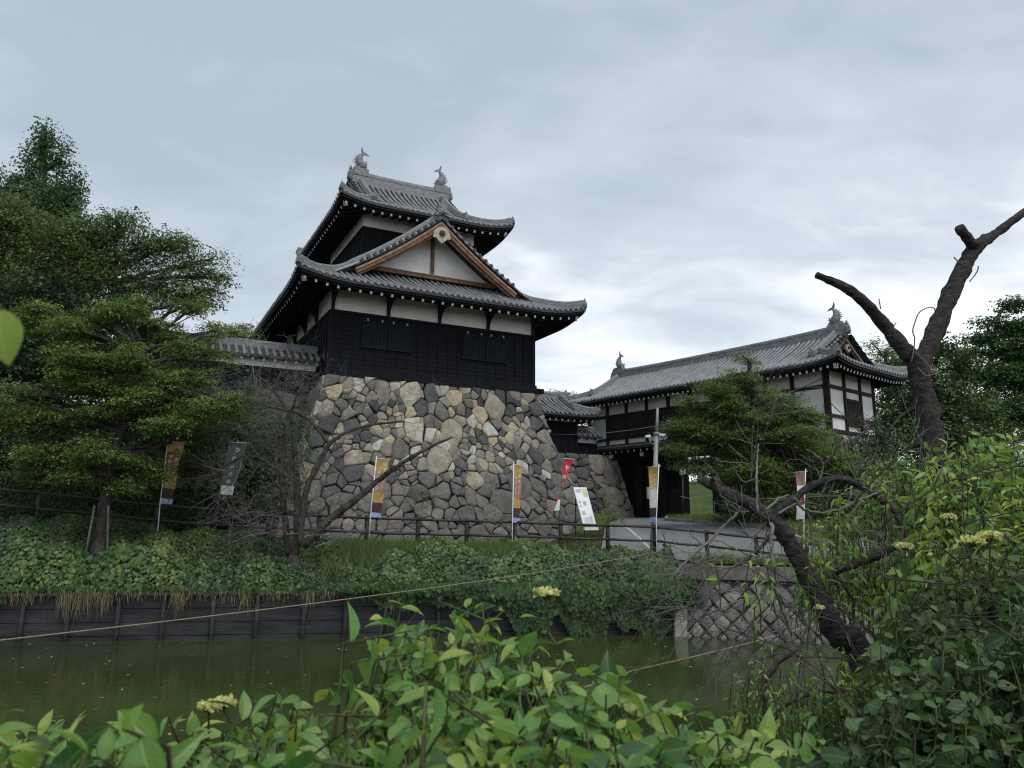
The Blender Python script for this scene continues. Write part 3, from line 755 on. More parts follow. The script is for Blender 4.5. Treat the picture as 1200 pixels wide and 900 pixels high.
# carved brackets carrying the eave beam
def bracket(u, v, dx, dy):
    m = MB(); o = Vector((u, v, 0)); d = Vector((dx, dy, 0))
    m.plate([(0,8.36-zo),(.10,8.36-zo),(.16,8.62-zo),(.30,8.80-zo),(.55,8.92-zo),(.60,9.02-zo),(.60,9.16-zo),(0,9.16-zo)], o, d, (0,0,1), .12)
    m.build('eave_bracket', M_soffit, tw)
    m = MB(); m.beam(o+d*.0+Vector((0,0,9.10-zo)), o+d*.80+Vector((0,0,9.02-zo)), .15, .2); m.beam(o+d*.80+Vector((0,0,9.02-zo)), o+d*.83+Vector((0,0,9.017-zo)), .155, .205, 1)
    m.build('eave_arm', [M_soffit, mat('grey_beam_cap', (.16,.15,.15)) if 'grey_beam_cap' not in MATS else MATS['grey_beam_cap']], tw)
for u in (0.02, 2.30, 4.54, 6.80, 9.03): bracket(u, -.02, 0, -1)
for v in (2.3, 4.5, 6.7, 8.9): bracket(-.02, v, -1, 0)
m = MB(); m.box(-.75, TW+.75, -.80, -.62, zz(9.04), zz(9.2)); m.box(-.80, -.62, -.6, TD, zz(9.04), zz(9.2)); m.build('eave_beam', M_soffit, tw)
# lower roof: ridge runs front to back -> T swaps the axes
LE0, LE1 = -1.72, TD+1.72
Tsw = lambda x, y, z: (y, x, z)
irimoya(tw, Tsw, LE0, LE1, -1.72, TW+1.72, 9.12, 3.95, .38, 2.72, 1.10, .34, 2.4, ('end0', 'front', 'back'), None,
        gable0=dict(zb=10.74, bw=.25, dlow=2.55, os=1.05, gs=1.0), rafters=(('end0', .415), ('front', .46)), ridge_h=.42, zoff=zo, kud_full=True, raf_in=2.2)
# upper storey
U0, U1, V0, V1 = 1.83, 7.20, 2.5, 8.5
m = MB(); m.box(U0+.02, U1-.02, V0+.02, V1-.02, zz(9.6), zz(14.0)); m.build('core_wall', M_void, tw)
m = MB(); board_wall(m, U0, U1, V0, zz(10.4), zz(13.04)); board_wall(m, V0, V1, U0, zz(10.4), zz(13.04), along='v')
m.box(U0-.08, U1+.08, V0-.08, V0-.0, zz(13.02), zz(13.12)); m.box(U0-.08, U0, V0, V1, zz(13.02), zz(13.12))
m.build('board_wall', M_black, tw)
m = MB(); m.box(U0, U1, V0-.015, V0+.05, zz(13.12), zz(14.1)); m.box(U0-.015, U0+.05, V0+.05, V1, zz(13.12), zz(14.1)); m.box(U1-.05, U1+.015, V0+.05, V1, zz(13.12), zz(14.1)); m.build('plaster_band', M_white, tw)
irimoya(tw, lambda x, y, z: (x, y, z), U0-1.45, U1+1.40, V0-1.45, V1+1.45, 13.66, 2.90, .42, 2.05, .50, .30, 2.0, ('front', 'back', 'end0', 'end1'), None,
        gable0=dict(zb=15.1, fish=.92, os=.8, gs=.7), gable1=dict(zb=15.1, fish=.92, os=.8, gs=.7), rafters=(('front', .40), ('end0', .40), ('end1', .8)), ridge_h=.62, zoff=zo, raf_in=1.6)

# ------------------------------------------------------------------ roofed plaster walls
def roofed_wall(root, u0, u1, v0, th, zb, zw0, zw1, zr, over, zoffl, sp=.28, ends=(True, True), Yaxis=1, roof_th=None, raf=.42, ridge_h=.26):
    """wall with boards below, white band above and a small gabled tile roof; faces -v"""
    m = MB(); m.box(u0, u1, v0, v0+th, zb-zoffl, zw1+.25-zoffl); m.build('wall_core', M_back, root)
    m = MB(); board_wall(m, u0, u1, v0, zb-zoffl, zw0-zoffl); m.build('board_wall', M_black, root)
    m = MB(); m.box(u0, u1, v0-.02, v0+.0, zw0-zoffl, zw1+.2-zoffl); m.build('plaster_band', M_white, root)
    yc = v0+th/2; D = th/2+over; ze = zw1+.08
    S = lambda d: (zr-ze)*d/D
    pans, tiles = MB(), MB()
    n_ = int((u1-u0+.3)/sp); st = (u1-u0+.3)/n_
    for sgn in (-1, 1):
        for i in range(n_):
            s0 = u0-.15+i*st; s = s0+st/2; k = 4; 
            P = [Vector((s, yc+sgn*(D-D*j/k), ze+S(D*j/k)+.04-zoffl)) for j in range(k+1)]
            tiles.sweep(P, arc(.07,5)+[(.06,-.05),(-.06,-.05)], 0, True, lat=(1,0,0))
            tiles.plate([(.078*cos(2*pi*q/8), .078*sin(2*pi*q/8)) for q in range(8)], P[0]+Vector((0, sgn*.02, .01)), (1,0,0), (0,0,1), .03)
        vs = [(u0-.15, yc+sgn*D, ze-zoffl), (u1+.15, yc+sgn*D, ze-zoffl), (u1+.15, yc, zr-zoffl), (u0-.15, yc, zr-zoffl)]
        pans.add(vs+[(a, b, c-.10) for a, b, c in vs], [(0,1,2,3),(4,5,6,7),(0,1,5,4),(0,3,7,4),(1,2,6,5)])
    R = pans.build('roof', M_tiledk, root); tiles.build('cover_tiles', M_tile, R)
    m = MB(); h_ = ridge_h
    m.sweep([(u0-.2, yc, zr-zoffl), (u1+.2, yc, zr-zoffl)], [(-.12,-.1),(-.12,h_*.6),(-.09,h_*.65)]+[(q, h_*.65+z_) for q, z_ in arc(.085,5)]+[(.09,h_*.65),(.12,h_*.6),(.12,-.1)], lat=(0,1,0)); m.build('ridge', M_ridge, R)
    if raf:
        c = u0+.15
        while c < u1:
            m = MB(); p0 = Vector((c, yc-D+.12, ze-.15-zoffl)); p1 = Vector((c, v0, ze-.02-zoffl)); m.beam(p0, p1, .08, .10); u_ = (p0-p1).normalized(); m.beam(p0+u_*.006, p0, .085, .105, 1); m.build('rafter', [M_soffit, M_whiteend], R); c += raf
    return R
lw = empty('roofed_wall', TO+Vector((0,0,EYE+5.2)), TA)
tag(lw, 'low tile capped wall with white band running left from the black tower', 'boundary wall')
roofed_wall(lw, -7.0, -.12, 1.8, .5, 5.2, 6.19, 6.50, 7.05, .42, 5.2)
# its stone footing
lf = empty('stone_footing', TO+Vector((0,0,EYE-.7)), TA); tag(lf, 'mossy fieldstone wall under the tile capped wall left of the tower', 'stone wall')
V, F, T = [], [], []
def f_lf(s, t, o): return (-7.6+s, 1.35-(1-t/5.9)*1.0-o, t)
stone_face(V, F, T, f_lf, 6.8, 5.85, 110, 21, tones=lambda r, x, t: r.choice([.1,.2,.3,.4])+r.normal(0,.03))
finish_stones('stone_facing', V, F, T, M_stone, lf)
m = MB(); m.add([(-7.6,.5,0),(-.8,.5,0),(-.8,3,0),(-7.6,3,0),(-7.6,1.5,5.85),(-.8,1.5,5.85),(-.8,3,5.85),(-7.6,3,5.85)], [(0,1,5,4),(1,2,6,5),(4,5,6,7),(3,0,4,7)]); m.build('core', M_back, lf)

# wing building between tower and gate
WV = 4.48; ZW = 3.70
wg = empty('wing_building', TO+Av*12+Bv*WV+Vector((0,0,EYE+ZW)), TA)
tag(wg, 'small black boarded wing with tile roof between tower and gatehouse', 'building')
def wu(u): return u-12
m = MB(); m.box(wu(9.3), wu(14.08), .02, 3.0, 0, 2.0); m.build('core_wall', M_void, wg)
m = MB(); board_wall(m, wu(9.3), wu(14.08), 0, 0, 5.34-ZW); m.box(wu(14.0), wu(14.14), -.07, .05, 0, 5.5-ZW); m.box(wu(9.3), wu(14.2), -.12, .0, -.02, .12); m.build('board_wall', M_black, wg)
m = MB(); m.box(wu(9.3), wu(14.06), -.015, .02, 5.34-ZW, 5.85-ZW); m.build('plaster_band', M_white, wg)
irimoya(wg, lambda x, y, z: (x, y, z), wu(8.2), wu(15.0), -.85, 3.4, 5.62-ZW, 1.15, .25, 1.2, .4, .10, 1.2, ('front', 'end1'), None, gable1=dict(zb=6.3-ZW, os=.5, gs=.5, back=False, bm=M_timber), rafters=(('front', .36),), ridge_h=.28, kud=False, raf_in=.9)
sw = empty('roofed_wall', TO+Av*14.1+Bv*WV+Vector((0,0,EYE+ZW)), TA)
tag(sw, 'short low tile capped wall joining the wing to the gatehouse', 'boundary wall')
roofed_wall(sw, .05, 1.3, .15, .4, 0, .62, .86, 1.30, .42, 0, raf=.5)
# lower stone wall beside the gate passage
ls = empty('stone_abutment', TO+Av*12+Bv*WV+Vector((0,0,EYE-.1)), TA)
tag(ls, 'dark fieldstone wall beside the gate passage below the small wing', 'stone wall')
HL = 3.8
def f_ls(s, t, o): return (-2.4+s+(1-t/HL)*.75*(s/6.9), -.12-(1-t/HL)*.75-o*.95, t+o*.25)
def f_ls2(s, t, o): return (4.5+(1-t/HL)*.75+o*.95, -.12-(1-t/HL)*.75+s, t+o*.25)
V, F, T = [], [], []
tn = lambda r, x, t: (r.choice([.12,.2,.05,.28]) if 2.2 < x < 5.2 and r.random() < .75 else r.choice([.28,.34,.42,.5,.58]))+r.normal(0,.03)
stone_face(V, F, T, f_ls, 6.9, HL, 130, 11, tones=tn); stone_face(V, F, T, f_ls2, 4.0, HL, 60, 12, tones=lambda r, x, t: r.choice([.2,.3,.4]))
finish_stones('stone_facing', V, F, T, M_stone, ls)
m = MB(); m.add([(-2.4,-.78,0),(5.15,-.78,0),(5.15,3.6,0),(-2.4,3.6,0),(-2.4,-.03,HL-.02),(4.42,-.03,HL-.02),(4.42,3.6,HL-.02),(-2.4,3.6,HL-.02)], [(0,1,5,4),(1,2,6,5),(4,5,6,7),(3,0,4,7)]); m.build('core', M_back, ls)

# ------------------------------------------------------------------ gatehouse
GO = Vector((13.208, 31.3, 0)); GYAW = radians(129.5)
# local frame: x = -C (left end 0 .. right end GL), y = depth D
GL, GD = 13.85, 4.0
Cv = Vector((cos(GYAW), sin(GYAW), 0)); GLo = GO + Cv*GL; GROT = GYAW-pi
ZG = .42
gt = empty('gatehouse', GLo+Vector((0,0,EYE+ZG)), GROT)
tag(gt, 'long two storey gatehouse with white panels and dark posts beside the road', 'gatehouse')
def gz(z): return z-ZG
def gx_(x): return GL-x     # survey coordinate (from right end) -> local
def gy_(y): return y         # depth
# check handedness: local +y must point away from the camera
yl = Vector((-sin(GROT), cos(GROT), 0)); SG = 1 if yl.y > 0 else -1
def GT(x, y, z): return (x, SG*y, z)
def gb(m, name, mats, parent=gt): return m.build(name, mats, parent, T=GT)
m = MB(); m.box(.05, GL-.05, .05, GD-.05, gz(3.95), gz(6.9)); gb(m, 'core_wall', M_void)
# plaster panels front and end, dark timbers over them
posts = [0.0, 1.33, 2.70, 4.10, 5.50, 6.85, 8.25, 9.65, 11.0, 12.3, GL]
m = MB(); m.box(0, GL, -.012, .05, gz(3.98), gz(6.75)); gb(m, 'plaster_panels', M_white)
for a_, b_ in ((GL-.05, GL+.012), (-.012, .05)):
    m = MB(); m.box(a_, b_, .0, GD, gz(3.98), gz(6.75)); gb(m, 'plaster_panels', M_white)
m = MB()
for x0, x1 in ((1.33, 5.5), (5.5, 9.65)):
    m.box(x0, x1, -.05, -.012, gz(4.66), gz(5.78))
    n_ = int((x1-x0)/.16)
    for i in range(n_): c = x0+(x1-x0)*(i+.5)/n_; m.box(c-.05, c+.05, -.075, -.05, gz(4.68), gz(5.76))
gb(m, 'slatted_shutters', M_timberb)
for x in posts:
    m = MB(); wd = .13 if x in (0.0, GL) else .075; m.box(x-wd, x+wd, -.11, -.0, gz(3.9), gz(6.7)); gb(m, 'post', M_timber)
for za, zb in ((5.78,5.93),(4.55,4.68),(6.55,6.72),(3.9,4.05)):
    m = MB(); m.box(0, GL, -.09, -.0, gz(za), gz(zb)); m.box(GL, GL+.09, .0, GD, gz(za), gz(zb)); gb(m, 'cross_beam', M_timber)
for y in (1.35, 2.75, GD):
    m = MB(); m.box(GL+.0, GL+.10, y-.07, y+.07, gz(3.2), gz(6.7)); gb(m, 'post', M_timber)
m = MB(); m.box(GL+.012, GL+.07, 1.42, 2.68, gz(4.35), gz(5.40)); m.box(GL+.07, GL+.12, 1.42, 2.68, gz(5.34), gz(5.46)); m.box(GL+.07, GL+.11, 2.02, 2.08, gz(4.4), gz(5.36))
for i in range(9): c = 1.50+i*.14; m.box(GL+.07, GL+.085, c, c+.1, gz(4.4), gz(5.34))
m.box(GL+.02, GL+.13, 1.35, 2.75, gz(4.28), gz(4.36)); gb(m, 'wooden_window', M_timberb)
irimoya(gt, GT, -1.25, GL+1.25, -1.3, GD+1.3, 6.62-ZG, 1.78, .30, 1.75, .5, .22, 1.8, ('front', 'back', 'end0', 'end1'), None,
        gable0=dict(zb=7.65-ZG, fish=.8, os=.6, gs=.5, bm=M_timber, bl=M_timber), gable1=dict(zb=7.62-ZG, fish=.8, os=.6, gs=.5, bm=M_timber, bl=M_bone),
        rafters=(('front', .30), ('end1', .27)), ridge_h=.42, raf_in=1.45, sp=.25, row_r=.066)
# pent roof over the gateway
m = MB(); tl = MB(); x0, x1 = -.25, 9.7
m.add([(x0,-.95,gz(3.98)),(x1,-.95,gz(3.98)),(x1,-.02,gz(4.22)),(x0,-.02,gz(4.22)),(x0,-.95,gz(3.90)),(x1,-.95,gz(3.90)),(x1,-.02,gz(4.1)),(x0,-.02,gz(4.1))], [(0,1,2,3),(4,5,6,7),(0,1,5,4),(0,3,7,4),(1,2,6,5)])
pr = gb(m, 'pent_roof', M_tiledk)
c = x0+.12
while c < x1:
    tl.sweep([(c,-.98,gz(4.01)),(c,-.5,gz(4.15)),(c,-.03,gz(4.27))], arc(.06,5)+[(.05,-.04),(-.05,-.04)], 0, True, lat=(1,0,0)); c += .25
gb(tl, 'cover_tiles', M_tiledk, pr)
c = .1
while c < x1:
    m = MB(); m.beam((c,-.84,gz(3.80)), (c,.0,gz(4.02)), .07, .09); m.beam((c,-.846,gz(3.798)), (c,-.84,gz(3.80)), .075, .095, 1); gb(m, 'rafter', [M_soffit, M_whiteend], pr); c += .42
for x in (.15, 2.2, 4.3, 6.5):
    m = MB(); m.beam((x,-.75,gz(3.60)), (x,.3,gz(3.60)), .2, .28); m.beam((x,-.80,gz(3.60)), (x,-.75,gz(3.60)), .21, .2, 1); gb(m, 'cantilever_beam', [M_timber, M_bone])
# gateway below: pillars, lintel, closed doors, open leaf, side door
m = MB(); m.box(.2, 9.6, .75, 1.05, gz(3.45), gz(3.95)); gb(m, 'lintel', M_timber)
for x, wd in ((1.55,.16), (2.72,.24), (4.35,.18), (5.55,.14), (7.55,.18), (9.4,.2)):
    m = MB(); m.box(x-wd, x+wd, .72, 1.15, gz(.42), gz(3.5)); gb(m, 'pillar', M_timber)
m = MB(); m.box(0, 9.5, .1, GD, gz(3.85), gz(3.98)); gb(m, 'ceiling', M_void)
def plank_door(x0, x1, y, z0, z1, nm='door'):
    m = MB(); m.box(x0, x1, y, y+.08, z0, z1); n_ = int((z1-z0)/.24)
    for i in range(n_): z = z0+(z1-z0)*(i+.5)/n_; m.box(x0+.02, x1-.02, y-.05, y, z-.035, z+.035)
    return gb(m, nm, M_timber)
plank_door(.3, 1.4, .95, gz(.45), gz(3.45)); plank_door(1.72, 2.48, 1.0, gz(.45), gz(3.45)); plank_door(2.96, 4.17, 1.0, gz(.45), gz(3.45))
m = MB(); m.box(4.55, 5.42, 1.02, 1.10, gz(.45), gz(1.9))
for i in range(8): z = gz(.5)+i*.17; m.box(4.55, 5.42, .99, 1.02, z, z+.14)
gb(m, 'side_door', M_timberb)
m = MB(); m.box(4.5, 5.5, 1.1, 1.2, gz(1.9), gz(3.5)); gb(m, 'door_panel', M_void)
m = MB(); m.box(.0, .14, 1.2, GD, gz(.42), gz(3.95)); m.box(.14, 1.9, GD-.2, GD-.05, gz(.42), gz(3.95)); gb(m, 'back_wall', M_void)
m = MB(); m.box(7.7, 9.5, 1.0, 1.1, gz(.42), gz(3.95)); gb(m, 'side_panel', M_void)
m = MB(); m.beam((.15,-.55,gz(3.5)), (1.25,-.75,gz(.40)), .10, .12); gb(m, 'brace', M_pole)
# stone footing under the right half
gf = empty('stone_abutment', GO+Vector((0,0,EYE-.2)), GROT); tag(gf, 'fieldstone footing under the right end of the gatehouse', 'stone wall')
V, F, T = [], [], []
HG = 4.05
def f_g1(s, t, o): return (-4.3+s+.0, SG*(-.1-(1-t/HG)*.6-o), t)
def f_g2(s, t, o): return (.15+(1-t/HG)*.6+o, SG*(-.6+s), t)
stone_face(V, F, T, f_g1, 4.8, HG, 70, 31, tones=lambda r, x, t: r.choice([.25,.35,.5,.6])); stone_face(V, F, T, f_g2, 6.0, HG, 90, 32, tones=lambda r, x, t: r.choice([.25,.35,.5,.6]))
finish_stones('stone_facing', V, F, T, M_stone, gf)
m = MB(); m.box(-4.2, .05, 0, 5, 0, HG-.05); m.build('core', M_back, gf, T=GT)

# ------------------------------------------------------------------ retaining wall of black boards
def wl(x): return yw(x)
rt_ = empty('retaining_wall', (-4.0, wl(-4.0), -.2)); tag(rt_, 'long black board retaining wall with round posts along the far side of the moat', 'retaining wall')
ox, oy = -4.0, wl(-4.0)
m = MB(); xs = np.arange(-26, 4.05, .5)
for i in range(len(xs)-1):
    a, b = xs[i], xs[i+1]; za = 1.0
    for j in range(5):
        z0_, z1_ = -.5+j*.30, -.5+(j+1)*.30-.012; o_ = random.gauss(0, .006)
        m.beam((a, wl(a)+.06+o_, (z0_+z1_)/2), (b+.002, wl(b)+.06+o_, (z0_+z1_)/2), .05, z1_-z0_)
m.build('boards', M_panel, rt_, off=(ox, oy, -.2))
c = -25.5
while c < 4.2:
    m = MB(); tl_ = random.gauss(0, .012)
    m.tube([(c, wl(c)-.06, -.6), (c+tl_, wl(c)-.05, .4), (c+tl_*2, wl(c)-.04, 1.04+random.gauss(0,.03))], [.06, .055, .05], 9)
    m.build('wooden_post', M_panel, rt_, off=(ox, oy, -.2)); c += 1.05+random.gauss(0, .10)

# ------------------------------------------------------------------ cut stone revetment on the right
rv = empty('stone_revetment', (4.3, wl(4.3), -.3)); tag(rv, 'pale diamond patterned stone revetment with concrete coping below the road', 'revetment')
RP = [(4.28, 19.75), (9.5, 17.6), (14, 14.4), (25, 10.0)]
RL = [0]
for i in range(3): RL.append(RL[-1]+hypot(RP[i+1][0]-RP[i][0], RP[i+1][1]-RP[i][1]))
def rvp(s):
    for i in range(3):
        if s <= RL[i+1] or i == 2:
            t = (s-RL[i])/(RL[i+1]-RL[i]); return RP[i][0]*(1-t)+RP[i+1][0]*t, RP[i][1]*(1-t)+RP[i+1][1]*t, RP[i+1][0]-RP[i][0], RP[i+1][1]-RP[i][1]
def f_rv(s, t, o):
    x, y, dx, dy = rvp(max(0, s)); q = hypot(dx, dy); n_ = (dy/q, -dx/q)
    k = (1.9-t)*.28+o
    return (x+n_[0]*k-4.3, y+n_[1]*k-wl(4.3), t)
cells = []; c_ = .21
for i in range(-2, 50):
    for j in range(-1, 8):
        cxx = i*.42+(.21 if j % 2 else 0); cyy = j*.21
        p_ = [(cxx, cyy-.21), (cxx+.21, cyy), (cxx, cyy+.21), (cxx-.21, cyy)]
        p_ = [(max(0, a), min(1.62, max(0, b))) for a, b in p_]
        if max(a for a, b in p_)-min(a for a, b in p_) < .12 or max(b for a, b in p_)-min(b for a, b in p_) < .12: continue
        cells.append(([(a+random.gauss(0,.008), b+random.gauss(0,.008)) for a, b in p_], .3))
V, F, T = [], [], []
stone_face(V, F, T, f_rv, 20, 1.65, 0, 5, tones=lambda r, x, t: r.uniform(.25, 1), gap=.012, bulge=.035, cells=cells)
finish_stones('stone_facing', V, F, T, M_cut, rv)
m = MB(); ss = np.linspace(0, 22, 60); vs = []
for s in ss: vs += [f_rv(s, -.5, -.05), f_rv(s, 1.66, -.05)]
m.add(vs, [(2*i, 2*i+1, 2*i+3, 2*i+2) for i in range(59)]); m.build('mortar', M_cementdk, rv)
m = MB(); m.sweep([f_rv(s, 1.80, .02) for s in ss], [(-.20,-.16),(.16,-.16),(.16,.17),(-.20,.17)]); m.build('coping', mat('weathered_coping', (.20,.18,.16), (.10,.09,.08), 2.2, .9, .5, 25), rv)
m = MB(); m.beam(f_rv(.02, -.3, .05), f_rv(.02, 1.75, .05), .30, .3, up=(1,0,0)); m.build('corner_strip', M_cement, rv)
m = MB(); a = Vector(f_rv(.55, 1.15, .12)); 
m.tube([a, a+Vector((.1,.4,0))], .17, 14, 0); m.build('drain_pipe', M_cementdk, rv)
m = MB(); a = Vector(f_rv(.55, 1.15, .125)); m.plate([(.13*cos(2*pi*q/14), .13*sin(2*pi*q/14)) for q in range(14)], a, (1,0,0), (0,0,1), .01); m.build('drain_shade_disc', M_void, rv)  # flat near-black disc paints the shade inside the pipe

# ------------------------------------------------------------------ fence
def on_line(px, py):
    Y = 20
    for _ in range(12): Y = yf(at(px, py, Y).x)
    return at(px, py, Y)
RX = [-60, 0, 47, 190, 253, 300, 430, 620, 767, 828, 886, 945, 1010]; RY = [566, 573, 578, 592, 597, 601, 607, 612.5, 618, 624, 630, 637, 645]
fpx = [-60, -12, 47, 118, 186, 253, 318, 374, 430, 490, 547, 603, 657, 712, 767, 828, 886, 945, 1010]
def rail_pt(px, dz=0): p = on_line(px, interp(px, RX, RY)); p.z += dz; return p
def fence(name, label, pxs):
    P = [rail_pt(q) for q in pxs]; b0 = Vector((P[0].x, P[0].y, H(P[0].x, P[0].y))); fr = empty(name, b0); tag(fr, label, 'fence')
    for i, p in enumerate(P):
        m = MB(); g0 = H(p.x, p.y)-.15; rr = .062
        m.tube([(p.x, p.y, g0), (p.x, p.y, p.z+.06), (p.x, p.y, p.z+.085)], [rr, rr, rr*.7], 10); m.build('post', M_fence, fr, off=b0)
    for dz in (0, -.40):
        for i in range(len(P)-1):
            a, b = P[i]+Vector((0,-.06,dz)), P[i+1]+Vector((0,-.06,dz)); md = (a+b)/2; md.z += random.gauss(-.005, .008)
            m = MB(); m.tube([a, md, b], .036, 8); m.build('rail', M_fence, fr, off=b0)
    return fr
fence('log_rail_fence', 'dark two rail fence along the top of the ivy bank', fpx[:15])
fence('log_rail_fence', 'dark two rail fence following the road edge above the stone revetment', fpx[14:])

# ------------------------------------------------------------------ lettering helper
def glyphs(mb, text, pos, ux, uy, size, mi):
    cu = bpy.data.curves.new('lettering', 'FONT'); cu.body = text; cu.size = size; cu.align_x = 'CENTER'; cu.align_y = 'CENTER'; cu.resolution_u = 2
    to = bpy.data.objects.new('lettering', cu); col.objects.link(to)
    bpy.context.view_layer.update()
    dg = bpy.context.evaluated_depsgraph_get(); me = bpy.data.meshes.new_from_object(to.evaluated_get(dg))
    ux, uy = Vector(ux), Vector(uy)
    mb.add([Vector(pos)+ux*v.co.x+uy*v.co.y for v in me.vertices], [tuple(p.vertices) for p in me.polygons], mi)
    bpy.data.objects.remove(to); bpy.data.curves.remove(cu); bpy.data.meshes.remove(me)
M_cY = mat('banner_yellow', (.48,.33,.12), (.36,.22,.07), 9, .8); M_cO = mat('banner_orange', (.50,.26,.08), (.62,.42,.14), 7, .8)
M_cP = mat('banner_plum', (.075,.045,.06), (.05,.03,.04), 6, .8); M_cB = mat('banner_blue', (.16,.25,.52), (.5,.55,.65), 14, .8)
M_cG = mat('banner_slate', (.085,.105,.11), (.07,.085,.09), 5, .8); M_cW = mat('banner_white', (.78,.77,.75), (.68,.66,.64), 5, .8)
M_cR = mat('banner_red', (.50,.035,.05), (.42,.03,.045), 5, .8); M_cK = mat('banner_pinkish', (.42,.24,.17), (.27,.15,.12), 9, .8)
M_cBr = mat('banner_brown', (.15,.09,.045), (.26,.16,.06), 9, .8)
def banner(label, top, bot, foot, wtop, wbot, Y, bands, text=None, pole=M_whitepl, bend=0, side=1, crest=None, tcol=M_cW, emblem=None, turn=.25, group='promotional banners along the fence'):
    """cloth hung beside a thin pole; top/bot = pole pixels at cloth ends, widths in px"""
    p0, p1, pf = at(*top, Y), at(*bot, Y), at(*foot, Y); pf.z = min(pf.z, H(pf.x, pf.y)-.05)
    b0 = Vector((pf.x, pf.y, H(pf.x, pf.y)))
    r = empty('banner', b0); tag(r, label, 'banner', group)
    m = MB(); m.tube([pf, p1, p0+(p0-p1).normalized()*.06], .014, 7); m.build('pole', pole, r, off=b0)
    k = Y/FPX; mt = at(top[0]+side*wtop*1.18, top[1]+1, Y)
    m = MB(); m.tube([p0+Vector((-side*.06,0,.0)), mt+Vector((0,turn*.2,0))], .009, 6); m.build('cross_rod', M_whitepl, r, off=b0)
    NV, NU = 24, 6; G = []
    def cl(u, v):   # u across 0..1, v down 0..1
        wpx = wtop*(1-v)+wbot*v; base = p0.lerp(p1, v)
        q = base + Vector((side*wpx*k*u, turn*wpx*k*u, 0))
        q.y += .035*sin(6*v+2*u)*u + .02*sin(13*v)*u; q.x += side*bend*sin(pi*v)*u*.1
        q.z -= .02*u
        return q
    m = MB(); vs = [cl(i/NU, j/NV)+Vector((0,-.003,0)) for j in range(NV+1) for i in range(NU+1)] + [cl(i/NU, j/NV)+Vector((0,.003,0)) for j in range(NV+1) for i in range(NU+1)]
    o_ = (NV+1)*(NU+1)
    for v_ in (0,): m.add(vs, [], 0)
    for j in range(NV):
        t = (j+.5)/NV; mi = next(i for i, (lim, _) in enumerate(bands) if t <= lim)
        for i in range(NU):
            a = j*(NU+1)+i; q = (a, a+1, a+NU+2, a+NU+1)
            mi2 = mi
            m.f += [q, tuple(o_+z for z in q[::-1])]; m.m += [mi2]*2; m.s += [True]*2
    m.build('cloth', [b[1] for b in bands], r, off=b0)
    if text:
        m = MB()
        for (ch, u, v, sz) in text:
            c = cl(u, v); ux = (cl(min(1,u+.1), v)-cl(u-.1, v)).normalized()*(1 if side > 0 else -1); uy = -(cl(u, v+.02)-cl(u, v-.02)).normalized(); nr = ux.cross(uy)
            if nr.y > 0: nr = -nr
            glyphs(m, ch, c+nr*.012, ux*.95, uy, sz, 0)
        m.build('lettering', tcol, r, off=b0)
    if crest:
        m = MB(); u, v, s_ = crest; c = cl(u, v)+Vector((0,-.014,0)); h_ = s_
        for P in ([(-h_,0),(0,h_*.62),(h_,0),(0,-h_*.62)],): 
            for a, b in zip(P, P[1:]+P[:1]): m.beam(c+Vector((a[0],0,a[1])), c+Vector((b[0],0,b[1])), .012, .028*h_/.1)
        m.beam(c+Vector((-h_*.3,0,0)), c+Vector((h_*.3,0,0)), .012, .03*h_/.1)
        m.build('crest', tcol, r, off=b0)
    if emblem:
        m = MB(); u, v, s_ = emblem; c = cl(u, v)+Vector((0,-.014,0))
        for q in range(4):
            a = pi/2*q; m.plate([(0,0),(s_*.45,s_*.18),(s_*.9,0),(s_*.45,-s_*.18)], c, (cos(a),0,sin(a)), (-sin(a),0,cos(a)), .006)
            m.plate([(s_*.2,.1*s_),(s_*.55,.45*s_),(s_*.35,.1*s_)], c, (cos(a),0,sin(a)), (-sin(a),0,cos(a)), .006)
        m.build('emblem', tcol, r, off=b0)
    return r
fest = [(.16, M_cY), (.56, M_cBr), (.74, M_cY), (.90, M_cP), (.93, M_cW), (1.0, M_cB)]
fest2 = [(.20, M_cY), (.58, M_cK), (.74, M_cY), (.90, M_cP), (.93, M_cW), (1.0, M_cB)]
def cols(l, r, z1=.12, z2=.13): return [(c, .32, .24+i*.088, z1) for i, c in enumerate(l)] + [(c, .72, .10+i*.095, z2) for i, c in enumerate(r)]
banner('yellow and brown banner with white characters beside the tree trunk on the left', (196.5,517), (187.5,590), (185,622), 16, 11, 20.4, fest, cols('ゆかりのまち','城下まつり'), turn=.5)
banner('slate grey banner with white diamond crest and pale foot, left of the bare tree', (269,518), (257,579), (253,625), 18, 13, 20.7, [(.84, M_cG), (1.0, M_cW)], [('柳', .5, .32, .14), ('沢', .48, .47, .13), ('文', .48, .62, .13), ('庫', .48, .76, .13)], M_greenpole, crest=(.52, .14, .085), turn=.4)
banner('orange and plum banner half hidden behind the thick bare branch', (441,537), (434,606), (432,640), 14, 11, 21.6, fest2, cols('ゆかりの','城下まつり'), turn=.4)
banner('narrow orange banner hanging straight in front of the tower base middle', (602,544), (600.5,612), (600,640), 10, 8, 22.4, fest2, cols('ゆかりの','城下まつり', .10, .10), turn=1.2)
banner('red banner with white emblem on a green pole by the information board', (660,537), (656,598), (655,635), 12, -7, 23.0, [(.80, M_cR), (1.0, M_cW)], [('郡', .5, .36, .12), ('と', .5, .50, .11), ('山', .5, .64, .10)], M_greenpole, emblem=(.55, .17, .10), turn=.4)
banner('pale orange banner twisted around its pole beside the steel lamp pole', (772,546), (769,611), (769,636), 10, 6, 23.3, [(.14, M_cY), (.42, M_cO), (.74, M_cW), (.90, M_cP), (.93, M_cW), (1.0, M_cB)], cols('ゆかり','まつり', .10, .10), turn=1.0, side=-1)
